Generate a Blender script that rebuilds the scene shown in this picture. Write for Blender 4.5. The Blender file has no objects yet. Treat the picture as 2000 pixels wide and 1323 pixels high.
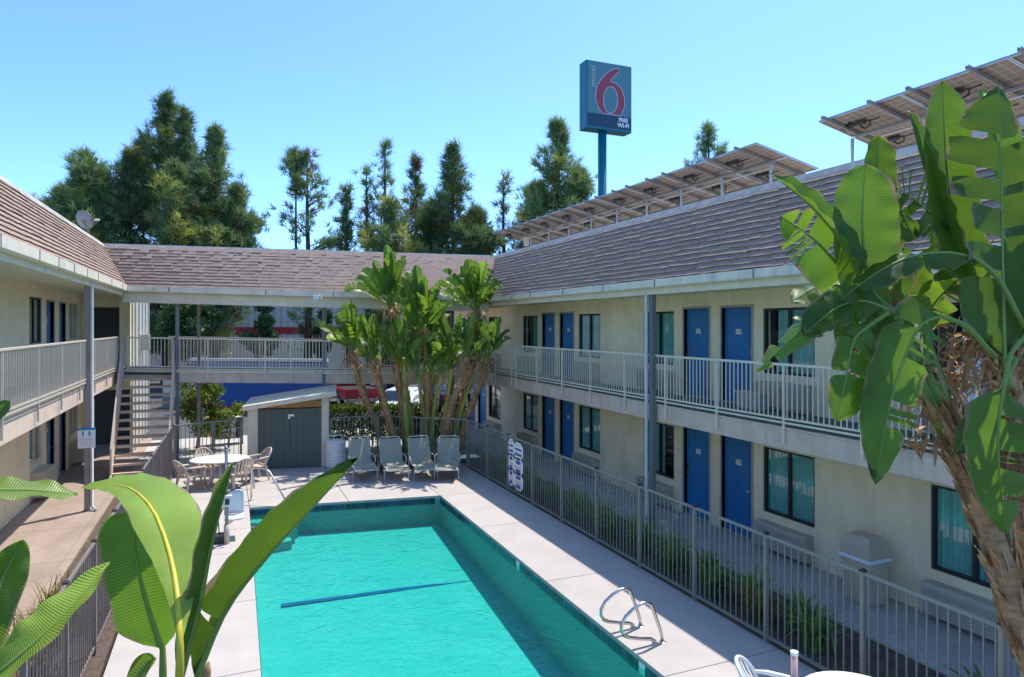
import bpy, bmesh, math, random
import numpy as np
from mathutils import Vector, Matrix
from mathutils.geometry import tessellate_polygon
R_ = math.radians
random.seed(7); rng = np.random.default_rng(7)
S = bpy.context.scene
COL = S.collection

# ------------------------------------------------------------------ camera
CAM = Vector((0, 0, 4.4)); YAW = math.atan(560 / 1333)
cd = bpy.data.cameras.new('camera'); cam = bpy.data.objects.new('camera', cd); COL.objects.link(cam)
cam.location = CAM; cam.rotation_euler = (R_(90), 0, -YAW)
cd.sensor_width = 36; cd.lens = 24.0; cd.shift_y = -0.0128; cd.clip_start = .05; cd.clip_end = 2000
S.camera = cam
# ------------------------------------------------------------------ sky and sun
SUN = Vector((.408, .27, 1)).normalized()
el = math.asin(SUN.z); az = math.atan2(SUN.x, SUN.y)
W = bpy.data.worlds.new('World'); S.world = W; W.use_nodes = True
nt = W.node_tree; nt.nodes.clear()
sky = nt.nodes.new('ShaderNodeTexSky'); sky.sky_type = 'NISHITA'; sky.sun_disc = False
sky.sun_elevation = el; sky.sun_rotation = az
sky.altitude = 50; sky.air_density = 0.54; sky.dust_density = 0.6; sky.ozone_density = 1.5
bg = nt.nodes.new('ShaderNodeBackground'); bg.inputs[1].default_value = .15
out = nt.nodes.new('ShaderNodeOutputWorld')
wb = nt.nodes.new('ShaderNodeVectorMath'); wb.operation = 'MULTIPLY'; wb.inputs[1].default_value = (.55, .78, .97)   # the photograph's cyan white balance
nt.links.new(sky.outputs[0], wb.inputs[0]); nt.links.new(wb.outputs[0], bg.inputs[0]); nt.links.new(bg.outputs[0], out.inputs[0])
sd = bpy.data.lights.new('sun', 'SUN'); sd.energy = 2.0; sd.angle = R_(.55); sd.color = (1, .93, .84)
so = bpy.data.objects.new('sun', sd); COL.objects.link(so); so.location = (30, 30, 60)
so.rotation_euler = SUN.to_track_quat('Z', 'Y').to_euler()
S.view_settings.view_transform = 'Standard'; S.view_settings.look = 'None'
S.view_settings.exposure = 1.56; S.view_settings.gamma = 1; S.view_settings.use_curve_mapping = False
S.render.engine = 'CYCLES'
S.cycles.max_bounces = 10; S.cycles.diffuse_bounces = 4; S.cycles.glossy_bounces = 4
S.cycles.transparent_max_bounces = 12; S.cycles.use_denoising = True
S.cycles.sample_clamp_indirect = 6

# ------------------------------------------------------------------ helpers
FW = Vector((math.sin(YAW), math.cos(YAW), 0)); RT = Vector((math.cos(YAW), -math.sin(YAW), 0)); UP = Vector((0, 0, 1))
def ray(px, py): return FW + RT * ((px - 1000) / 1333) + UP * ((636 - py) / 1333)
def atd(px, py, d): return CAM + ray(px, py) * d
def atz(px, py, z=0.):
    r = ray(px, py); return CAM + r * ((z - CAM.z) / r.z)
WM = {}
def wmat(o): return WM.get(o.name, Matrix()) if o is not None else Matrix()
def wloc(o): return wmat(o).to_translation()
def tag(o, label=None, cat=None, group=None, kind=None):
    if label: o['label'] = label
    if cat: o['category'] = cat
    if group: o['group'] = group
    if kind: o['kind'] = kind
    return o
def thing(name, label, cat, loc=(0, 0, 0), group=None):
    o = bpy.data.objects.new(name, None); COL.objects.link(o); o.empty_display_size = .2
    o.location = loc; WM[o.name] = Matrix.Translation(loc)
    return tag(o, label, cat, group)
def link(name, me, parent=None, M=None):
    o = bpy.data.objects.new(name, me); COL.objects.link(o)
    if parent is not None: o.parent = parent
    if M is not None:
        l = wmat(parent).inverted() @ M; o.matrix_basis = l; WM[o.name] = M.copy()
    else: WM[o.name] = wmat(parent).copy()
    return o
class MB:
    def __init__(s): s.v = []; s.f = []; s.uv = None
    def add(s, vs, fs):
        n = len(s.v); s.v += [tuple(v) for v in vs]; s.f += [tuple(i + n for i in f) for f in fs]; return s
    def box(s, x0, x1, y0, y1, z0, z1, M=None):
        vs = [Vector(p) for p in ((x0, y0, z0), (x1, y0, z0), (x1, y1, z0), (x0, y1, z0), (x0, y0, z1), (x1, y0, z1), (x1, y1, z1), (x0, y1, z1))]
        if M is not None: vs = [M @ v for v in vs]
        return s.add(vs, [(0, 3, 2, 1), (4, 5, 6, 7), (0, 1, 5, 4), (1, 2, 6, 5), (2, 3, 7, 6), (3, 0, 4, 7)])
    def beam(s, p, q, w, h, up=(0, 0, 1)):
        p = Vector(p); q = Vector(q); d = (q - p).normalized(); u = Vector(up)
        r = d.cross(u)
        if r.length < 1e-4: r = d.cross(Vector((1, 0, 0)))
        r.normalize(); u = r.cross(d); r = r * (w / 2); u = u * (h / 2)
        return s.add([p - r - u, p + r - u, p + r + u, p - r + u, q - r - u, q + r - u, q + r + u, q - r + u],
                     [(0, 1, 2, 3), (4, 7, 6, 5), (0, 4, 5, 1), (1, 5, 6, 2), (2, 6, 7, 3), (3, 7, 4, 0)])
    def tube(s, pts, r, n=8, cap=True):
        P = [Vector(p) for p in pts]; m = len(P)
        rs = r if isinstance(r, (list, tuple)) else [r] * m
        t = (P[1] - P[0]).normalized(); a = t.orthogonal().normalized(); base = len(s.v)
        for i in range(m):
            tt = (P[min(i + 1, m - 1)] - P[max(i - 1, 0)]).normalized()
            a = a - tt * a.dot(tt)
            a = a.normalized() if a.length > 1e-6 else tt.orthogonal().normalized()
            b = tt.cross(a)
            for k in range(n):
                an = 2 * math.pi * k / n
                s.v.append(tuple(P[i] + (a * math.cos(an) + b * math.sin(an)) * rs[i]))
        for i in range(m - 1):
            for k in range(n):
                k2 = (k + 1) % n
                s.f.append((base + i * n + k, base + i * n + k2, base + (i + 1) * n + k2, base + (i + 1) * n + k))
        if cap:
            s.f.append(tuple(base + k for k in range(n))[::-1]); s.f.append(tuple(base + (m - 1) * n + k for k in range(n)))
        return s
    def lathe(s, prof, c=(0, 0, 0), n=20, sx=1, sy=1):
        base = len(s.v); c = Vector(c)
        for r, z in prof:
            for k in range(n):
                an = 2 * math.pi * k / n; s.v.append((c.x + r * sx * math.cos(an), c.y + r * sy * math.sin(an), c.z + z))
        for i in range(len(prof) - 1):
            for k in range(n):
                k2 = (k + 1) % n; s.f.append((base + i * n + k, base + i * n + k2, base + (i + 1) * n + k2, base + (i + 1) * n + k))
        s.f.append(tuple(base + k for k in range(n))[::-1]); s.f.append(tuple(base + (len(prof) - 1) * n + k for k in range(n)))
        return s
    def prism(s, poly, z0, z1, M=None):
        n = len(poly); vs = [Vector((p[0], p[1], z0)) for p in poly] + [Vector((p[0], p[1], z1)) for p in poly]
        if M is not None: vs = [M @ v for v in vs]
        return s.add(vs, [tuple(range(n))[::-1], tuple(range(n, 2 * n))] + [(i, (i + 1) % n, n + (i + 1) % n, n + i) for i in range(n)])
    def quad(s, *p): return s.add(p, [tuple(range(len(p)))])
    def grid(s, rows):
        m = len(rows[0]); vs = [p for r in rows for p in r]
        return s.add(vs, [(i * m + j, i * m + j + 1, (i + 1) * m + j + 1, (i + 1) * m + j) for i in range(len(rows) - 1) for j in range(m - 1)])
    def mesh(s, name, mat, off=None, smooth=False):
        me = bpy.data.meshes.new(name)
        vs = s.v if off is None else [(v[0] - off[0], v[1] - off[1], v[2] - off[2]) for v in s.v]
        me.from_pydata(vs, [], s.f); me.materials.append(mat)
        if s.uv is not None:
            ul = me.uv_layers.new(name='UVMap'); li = np.empty(len(me.loops), dtype=np.int32); me.loops.foreach_get('vertex_index', li)
            ul.data.foreach_set('uv', np.asarray(s.uv, dtype=np.float32)[li].ravel())
        if smooth: me.polygons.foreach_set('use_smooth', [True] * len(me.polygons))
        me.update(); return me
    def build(s, name, mat, parent=None, smooth=False, bevel=0, at=None, solid=0):
        """links the shapes as one object; 'at' is the origin of a top-level mesh"""
        if at is not None:
            o = link(name, s.mesh(name, mat, Vector(at), smooth), None, Matrix.Translation(at))
        else:
            W_ = wmat(parent)
            if parent is not None and W_.to_3x3() != Matrix.Identity(3):
                Wi = W_.inverted(); s.v = [tuple(Wi @ Vector(v)) for v in s.v]; o = link(name, s.mesh(name, mat, None, smooth), parent)
            else: o = link(name, s.mesh(name, mat, W_.to_translation(), smooth), parent)
        if solid:
            m = o.modifiers.new('solid', 'SOLIDIFY'); m.thickness = solid; m.offset = 0
        if bevel:
            m = o.modifiers.new('bevel', 'BEVEL'); m.width = bevel; m.segments = 2; m.limit_method = 'ANGLE'
            m.harden_normals = False
        return o
def npmesh(name, V, F, mat, uv=None, smooth=False):
    me = bpy.data.meshes.new(name); V = np.asarray(V, dtype=np.float32); F = np.asarray(F, dtype=np.int32)
    k = F.shape[1]; me.vertices.add(len(V)); me.vertices.foreach_set('co', V.ravel())
    me.loops.add(F.size); me.loops.foreach_set('vertex_index', F.ravel())
    me.polygons.add(len(F)); me.polygons.foreach_set('loop_start', np.arange(0, F.size, k, dtype=np.int32))
    me.polygons.foreach_set('loop_total', np.full(len(F), k, dtype=np.int32))
    if uv is not None:
        ul = me.uv_layers.new(name='UVMap'); ul.data.foreach_set('uv', np.asarray(uv, dtype=np.float32)[F.ravel()].ravel())
    if smooth: me.polygons.foreach_set('use_smooth', np.ones(len(F), dtype=bool))
    me.materials.append(mat); me.update(calc_edges=True); me.validate(); return me
def dup(root, loc, rz=0, label=None, group=None):
    r = root.copy(); COL.objects.link(r); r.location = loc; r.rotation_euler = (0, 0, rz)
    if label: r['label'] = label
    if group: r['group'] = group
    for ch in list(root.children):
        c = ch.copy(); COL.objects.link(c); c.parent = r
        for g in list(ch.children):
            d = g.copy(); COL.objects.link(d); d.parent = c
    return r
def put(root, loc, rz=0):
    root.location = loc; root.rotation_euler = (0, 0, rz); return root

# ------------------------------------------------------------------ materials
def mat(name, col, rough=.6, metal=0., var=.12, vscale=3., bump=0., bscale=60., dirt=0., dirtcol=(.12, .1, .08), rnd=0., spec=.5, stretch=None, dscale=1.3, streak=0.):
    m = bpy.data.materials.new(name); m.use_nodes = True; n = m.node_tree; N = n.nodes; L = n.links
    b = N['Principled BSDF']; b.inputs['Roughness'].default_value = rough; b.inputs['Metallic'].default_value = metal
    b.inputs['Specular IOR Level'].default_value = spec
    tc = N.new('ShaderNodeTexCoord'); co = tc.outputs['Object']
    if stretch:
        mp = N.new('ShaderNodeMapping'); mp.inputs['Scale'].default_value = stretch; L.new(co, mp.inputs[0]); co = mp.outputs[0]
    c = (*col, 1)
    no = N.new('ShaderNodeTexNoise'); no.inputs['Scale'].default_value = vscale; no.inputs['Detail'].default_value = 6; no.inputs['Roughness'].default_value = .65
    L.new(co, no.inputs['Vector'])
    mr = N.new('ShaderNodeMapRange'); mr.inputs[1].default_value = .3; mr.inputs[2].default_value = .7
    mr.inputs[3].default_value = 1 - var; mr.inputs[4].default_value = 1 + var; L.new(no.outputs[0], mr.inputs[0])
    val = mr.outputs[0]
    if rnd:
        oi = N.new('ShaderNodeObjectInfo'); m2 = N.new('ShaderNodeMapRange'); m2.inputs[3].default_value = 1 - rnd; m2.inputs[4].default_value = 1 + rnd
        L.new(oi.outputs['Random'], m2.inputs[0]); mm = N.new('ShaderNodeMath'); mm.operation = 'MULTIPLY'
        L.new(val, mm.inputs[0]); L.new(m2.outputs[0], mm.inputs[1]); val = mm.outputs[0]
    vm = N.new('ShaderNodeVectorMath'); vm.operation = 'SCALE'; vm.inputs[0].default_value = col; L.new(val, vm.inputs['Scale'])
    cur = vm.outputs[0]
    if dirt:
        d = N.new('ShaderNodeTexNoise'); d.inputs['Scale'].default_value = dscale; d.inputs['Detail'].default_value = 8; d.inputs['Roughness'].default_value = .7
        L.new(co, d.inputs['Vector']); dr = N.new('ShaderNodeMapRange'); dr.inputs[1].default_value = .5; dr.inputs[2].default_value = .78; dr.inputs[4].default_value = dirt
        L.new(d.outputs[0], dr.inputs[0]); mx = N.new('ShaderNodeMix'); mx.data_type = 'RGBA'; L.new(dr.outputs[0], mx.inputs[0])
        L.new(cur, mx.inputs[6]); mx.inputs[7].default_value = (*dirtcol, 1); cur = mx.outputs[2]
    if streak:   # run-off stains
        mp2 = N.new('ShaderNodeMapping'); mp2.inputs['Scale'].default_value = (2.6, 2.6, .22); L.new(tc.outputs['Object'], mp2.inputs[0])
        d = N.new('ShaderNodeTexNoise'); d.inputs['Scale'].default_value = 1.6; d.inputs['Detail'].default_value = 9; d.inputs['Roughness'].default_value = .72; L.new(mp2.outputs[0], d.inputs['Vector'])
        dr = N.new('ShaderNodeMapRange'); dr.inputs[1].default_value = .48; dr.inputs[2].default_value = .74; dr.inputs[4].default_value = streak; L.new(d.outputs[0], dr.inputs[0])
        mx = N.new('ShaderNodeMix'); mx.data_type = 'RGBA'; L.new(dr.outputs[0], mx.inputs[0]); L.new(cur, mx.inputs[6]); mx.inputs[7].default_value = (*dirtcol, 1); cur = mx.outputs[2]
    L.new(cur, b.inputs['Base Color'])
    if bump:
        bn = N.new('ShaderNodeTexNoise'); bn.inputs['Scale'].default_value = bscale; bn.inputs['Detail'].default_value = 5; L.new(co, bn.inputs['Vector'])
        bp = N.new('ShaderNodeBump'); bp.inputs['Strength'].default_value = bump; bp.inputs['Distance'].default_value = .02
        L.new(bn.outputs[0], bp.inputs['Height']); L.new(bp.outputs[0], b.inputs['Normal'])
    return m
def glassmat(name, tint, rough=.02, fac=.12):
    m = bpy.data.materials.new(name); m.use_nodes = True; n = m.node_tree; N = n.nodes; L = n.links; N.clear()
    o = N.new('ShaderNodeOutputMaterial'); t = N.new('ShaderNodeBsdfTransparent'); t.inputs[0].default_value = (*tint, 1)
    g = N.new('ShaderNodeBsdfGlossy'); g.inputs['Roughness'].default_value = rough
    lw0 = N.new('ShaderNodeLayerWeight'); lw = N.new('ShaderNodeMath'); lw.operation = 'POWER'; lw.inputs[1].default_value = 4.5; L.new(lw0.outputs['Facing'], lw.inputs[0])
    ad = N.new('ShaderNodeMath'); ad.operation = 'ADD'; ad.use_clamp = True; ad.inputs[1].default_value = fac; L.new(lw.outputs[0], ad.inputs[0])
    mx = N.new('ShaderNodeMixShader'); L.new(ad.outputs[0], mx.inputs[0]); L.new(t.outputs[0], mx.inputs[1]); L.new(g.outputs[0], mx.inputs[2]); L.new(mx.outputs[0], o.inputs[0])
    return m
def leafmat(name, col, tcol, rough=.38, trans=.45, vein=0., rnd=.25, brown=0., veinscale=30.):
    m = bpy.data.materials.new(name); m.use_nodes = True; n = m.node_tree; N = n.nodes; L = n.links; N.clear()
    o = N.new('ShaderNodeOutputMaterial'); b = N.new('ShaderNodeBsdfPrincipled'); b.inputs['Roughness'].default_value = rough
    b.inputs['Specular IOR Level'].default_value = .4
    t = N.new('ShaderNodeBsdfTranslucent'); mx = N.new('ShaderNodeMixShader'); mx.inputs[0].default_value = trans
    tc = N.new('ShaderNodeTexCoord'); no = N.new('ShaderNodeTexNoise'); no.inputs['Scale'].default_value = 2.2; no.inputs['Detail'].default_value = 4
    L.new(tc.outputs['Object'], no.inputs['Vector'])
    oi = N.new('ShaderNodeObjectInfo')
    a = N.new('ShaderNodeMapRange'); a.inputs[1].default_value = .25; a.inputs[2].default_value = .75; a.inputs[3].default_value = .7; a.inputs[4].default_value = 1.35; L.new(no.outputs[0], a.inputs[0])
    r = N.new('ShaderNodeMapRange'); r.inputs[3].default_value = 1 - rnd; r.inputs[4].default_value = 1 + rnd; L.new(oi.outputs['Random'], r.inputs[0])
    mu = N.new('ShaderNodeMath'); mu.operation = 'MULTIPLY'; L.new(a.outputs[0], mu.inputs[0]); L.new(r.outputs[0], mu.inputs[1]); val = mu.outputs[0]
    if vein:
        wv = N.new('ShaderNodeTexWave'); wv.wave_type = 'BANDS'; wv.bands_direction = 'X'; wv.inputs['Scale'].default_value = veinscale; wv.inputs['Distortion'].default_value = .6
        wv.inputs['Detail'].default_value = 1; L.new(tc.outputs['UV'], wv.inputs['Vector'])
        bp = N.new('ShaderNodeBump'); bp.inputs['Strength'].default_value = vein; bp.inputs['Distance'].default_value = .012
        L.new(wv.outputs[0], bp.inputs['Height']); L.new(bp.outputs[0], b.inputs['Normal']); L.new(bp.outputs[0], t.inputs['Normal'])
        w2 = N.new('ShaderNodeMapRange'); w2.inputs[3].default_value = .93; w2.inputs[4].default_value = 1.05; L.new(wv.outputs[0], w2.inputs[0])
        m3 = N.new('ShaderNodeMath'); m3.operation = 'MULTIPLY'; L.new(val, m3.inputs[0]); L.new(w2.outputs[0], m3.inputs[1]); val = m3.outputs[0]
    def sc(c):
        v = N.new('ShaderNodeVectorMath'); v.operation = 'SCALE'; v.inputs[0].default_value = c; L.new(val, v.inputs['Scale']); return v.outputs[0]
    c1, c2 = sc(col), sc(tcol)
    if brown:
        # dry brown rim: the UV's second axis runs 0 at the midrib to 1 at the margin
        sx = N.new('ShaderNodeSeparateXYZ'); L.new(tc.outputs['UV'], sx.inputs[0])
        n2 = N.new('ShaderNodeTexNoise'); n2.inputs['Scale'].default_value = 5; L.new(tc.outputs['Object'], n2.inputs['Vector'])
        ad = N.new('ShaderNodeMath'); ad.operation = 'MULTIPLY_ADD'; L.new(n2.outputs[0], ad.inputs[0]); ad.inputs[1].default_value = .5; L.new(sx.outputs[1], ad.inputs[2])
        mr = N.new('ShaderNodeMapRange'); mr.inputs[1].default_value = 1.27 - brown * .1; mr.inputs[2].default_value = 1.33 - brown * .1; L.new(ad.outputs[0], mr.inputs[0])
        def bm(c):
            x = N.new('ShaderNodeMix'); x.data_type = 'RGBA'; L.new(mr.outputs[0], x.inputs[0]); L.new(c, x.inputs[6]); x.inputs[7].default_value = (.36, .24, .13, 1); return x.outputs[2]
        c1, c2 = bm(c1), bm(c2)
    L.new(c1, b.inputs['Base Color']); L.new(c2, t.inputs[0])
    L.new(b.outputs[0], mx.inputs[1]); L.new(t.outputs[0], mx.inputs[2]); L.new(mx.outputs[0], o.inputs[0])
    return m
M = dict(
 stucco=mat('stucco', (.93, .79, .52), .9, var=.10, vscale=1.1, bump=.8, bscale=38, dirt=.35, dirtcol=(.58, .49, .36), streak=.34),
 fascia=mat('taupe_paint', (.74, .58, .45), .7, var=.1, vscale=2, bump=.15, bscale=30, streak=.4, dirt=.35, dirtcol=(.33, .27, .22), dscale=2.5),
 trim=mat('cream_trim_paint', (.80, .70, .50), .65, var=.1, vscale=2, dirt=.35, dirtcol=(.34, .31, .22), dscale=3),
 gutter=mat('gutter_paint', (.82, .74, .56), .5, var=.1, vscale=2, dirt=.75, dirtcol=(.26, .29, .27), dscale=1.5, stretch=(1, 1.2, .25)),
 rail=mat('railing_paint', (.82, .73, .56), .45, var=.06, dirt=.15, dirtcol=(.4, .3, .2), dscale=6),
 railL=mat('railing_paint_tan', (.62, .52, .42), .5, var=.08, dirt=.2, dirtcol=(.3, .22, .15), dscale=6),
 walk=mat('balcony_deck_coating', (.10, .15, .13), .8, var=.2, bump=.2),
 door=mat('blue_door_paint', (.012, .165, .40), .42, var=.1, vscale=1.5, rnd=.08),
 jamb=mat('door_jamb', (.42, .36, .30), .6),
 bronze=mat('bronze_window_frame', (.025, .025, .024), .45),
 whitef=mat('white_window_frame', (.62, .60, .52), .5),
 glass=glassmat('window_glass', (.86, .98, .97), fac=.11),
 curtain=mat('curtain_fabric', (.22, .47, .42), .9, var=.1),
 curtainw=mat('curtain_lining', (.56, .66, .58), .9, var=.08),
 dark=mat('dark_interior', (.02, .018, .016), .95),
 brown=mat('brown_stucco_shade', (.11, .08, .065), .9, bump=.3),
 ac=mat('ac_beige', (.50, .46, .37), .55, var=.08, dirt=.25),
 plate=mat('white_plate', (.85, .85, .82), .4, var=.03), ink=mat('black_ink', (.02, .02, .02), .5, var=0),
 metal=mat('brushed_steel', (.62, .60, .57), .22, metal=1., var=.05), galv=mat('galvanised_steel', (.27, .245, .22), .55, metal=.1, var=.1),
 greypost=mat('grey_post_paint', (.20, .21, .20), .6, var=.1), taupepost=mat('taupe_post_paint', (.30, .25, .22), .6, var=.1),
 pipe=mat('downspout_paint', (.66, .66, .62), .5, dirt=.2),
 shingle=mat('asphalt_shingle', (.385, .272, .208), .95, var=.22, vscale=14, bump=.5, bscale=180, rnd=.07, dirt=.3, dirtcol=(.27, .22, .15), dscale=1.1),
 ridge=mat('ridge_flashing', (.46, .42, .37), .8, var=.25, vscale=5, dirt=.4, bump=.3),
 roofdeck=mat('roof_felt', (.05, .042, .04), .95), flat=mat('flat_roof_membrane', (.45, .44, .42), .9),
 concrete=mat('deck_concrete', (.44, .40, .37), .85, var=.09, vscale=1.6, bump=.12, bscale=90, dirt=.42, dirtcol=(.42, .37, .33), rnd=.025, dscale=.9),
 base=mat('joint_base', (.30, .26, .23), .95),
 pave=mat('tan_pavement', (.32, .25, .20), .85, var=.2, vscale=1.2, bump=.2, bscale=50, dirt=.55, dirtcol=(.33, .25, .19), rnd=.05, dscale=.7, stretch=(1, .45, 1)),
 walkway=mat('grey_walkway', (.44, .41, .37), .85, var=.15, bump=.2, dirt=.3),
 soil=mat('soil', (.10, .07, .05), .95, var=.4, vscale=12, bump=1., bscale=25),
 asphalt=mat('asphalt', (.07, .07, .07), .9, var=.2, vscale=5, bump=.3), lot=mat('pale_lot_concrete', (.42, .40, .37), .9, var=.12, dirt=.3),
 plaster=mat('pool_plaster', (.275, .42, .40), .7, var=.05, vscale=1),
 navy=mat('navy_tile', (.012, .05, .10), .2, rnd=.6, var=.2), lineblue=mat('pool_line_tile', (.008, .10, .28), .4),
 fence=mat('fence_green_grey', (.22, .235, .205), .42, var=.1, rnd=.06), fencedk=mat('fence_cap_dark', (.03, .03, .035), .5), fencebr=mat('fence_brown_grey', (.17, .145, .135), .5, var=.12, rnd=.06),
 shedp=mat('shed_cream_paint', (.70, .62, .47), .7, dirt=.25), shedd=mat('shed_green_doors', (.085, .115, .10), .55, var=.12, bump=.1, stretch=(6, 6, .5)), roofp=mat('shed_roof_sheet', (.70, .68, .56), .7, dirt=.3),
 wood=mat('bare_wood', (.45, .24, .08), .8, var=.25), tread=mat('tread_wood', (.60, .45, .32), .85, var=.2, vscale=6, dirt=.3, bump=.2),
 beige=mat('beige_resin', (.60, .49, .40), .45, var=.05), white=mat('white_resin', (.80, .79, .76), .4, var=.03),
 strap=mat('grey_green_strap', (.42, .41, .31), .5, var=.06), frame=mat('lounger_frame', (.62, .60, .54), .35),
 dktable=mat('dark_wicker', (.06, .065, .06), .6), sign=mat('sign_blue', (.0, .145, .205), .4, var=.04), face=mat('sign_face_teal', (.09, .22, .255), .4, var=.06),
 facedk=mat('sign_panel_navy', (.01, .045, .09), .4), red=mat('sign_red', (.36, .045, .07), .45), grey=mat('sign_grey_print', (.52, .55, .55), .5, var=.02),
 panelback=mat('solar_backsheet', (.29, .205, .14), .6, var=.08, rnd=.06), panelfr=mat('panel_frame', (.40, .44, .46), .35, metal=.6), panelcell=mat('solar_cells', (.015, .02, .05), .15),
 bbox=mat('black_box', (.012, .012, .012), .6), needle=leafmat('pine_needles', (.17, .245, .10), (.21, .31, .09), .6, .35, rnd=.2),
 needley=leafmat('pine_needles_yellow', (.34, .36, .09), (.38, .40, .08), .6, .38), needleb=leafmat('pine_needles_brown', (.22, .15, .08), (.22, .14, .07), .7, .25),
 bark=mat('pine_bark', (.09, .065, .05), .95, var=.3, bump=.6), bleaf=leafmat('broadleaf', (.05, .095, .03), (.07, .14, .03), .5, .3),
 shrub=leafmat('shrub_leaf', (.13, .19, .03), (.20, .28, .03), .5, .4), hedge=leafmat('hedge_leaf', (.10, .16, .02), (.16, .24, .03), .5, .35),
 strapleaf=leafmat('strap_leaf', (.14, .26, .06), (.21, .37, .06), .4, .35), dryleaf=leafmat('dry_strap_leaf', (.26, .22, .06), (.28, .24, .05), .5, .35), flower=mat('pale_flower', (.55, .58, .52), .7),
 bop=leafmat('bird_of_paradise_leaf', (.075, .15, .026), (.175, .32, .02), .35, .47, vein=.22, brown=1.05), bopy=leafmat('bird_of_paradise_young', (.23, .33, .05), (.30, .45, .035), .33, .38, vein=.28, brown=.35),
 bopfar=leafmat('bird_of_paradise_far', (.095, .175, .03), (.21, .38, .03), .38, .5, vein=.15, brown=.8), stalk=mat('green_stalk', (.30, .36, .07), .45, var=.3, vscale=3, stretch=(1, 1, .3)), rib=mat('midrib_green', (.17, .27, .045), .4, var=.15, rnd=.15), ribyel=mat('midrib_yellow', (.55, .46, .03), .4),
 dead=mat('dead_leaf', (.47, .265, .125), .85, var=.35, vscale=8, rnd=.3), trunkb=mat('fibrous_trunk', (.44, .245, .12), .9, var=.5, vscale=7, bump=1., bscale=18, stretch=(1, 1, 3)),
 warehouse=mat('white_metal_siding', (.62, .63, .62), .6), stripe=mat('red_stripe', (.45, .02, .03), .5), bluewall=mat('blue_wall_paint', (.008, .07, .28), .6), magenta=mat('crimson_base', (.40, .02, .07), .6),
 carred=mat('red_car_paint', (.38, .02, .025), .25), carwhite=mat('white_car_paint', (.72, .72, .70), .25), carblue=mat('dark_blue_car_paint', (.02, .05, .12), .25), tyre=mat('tyre', (.02, .02, .02), .8), chrome=mat('chrome', (.7, .7, .7), .15, metal=1), carglass=glassmat('car_glass', (.05, .07, .08), fac=.1), lamp=mat('tail_lamp', (.5, .01, .01), .2),
 linen=mat('linen', (.70, .74, .78), .9), yellow=mat('yellow_bag', (.72, .33, .01), .55), lid=mat('bin_beige', (.54, .43, .31), .5), signblue=mat('sticker_blue', (.05, .11, .42), .5), signpink=mat('sticker_pink', (.72, .45, .48), .5), signcyan=mat('notice_blue', (.03, .28, .60), .5), pink=mat('pink_pole', (.62, .42, .36), .5), dish=mat('dish_grey', (.25, .23, .21), .6), faded=mat('faded_red_print', (.60, .42, .40), .8))
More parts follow.
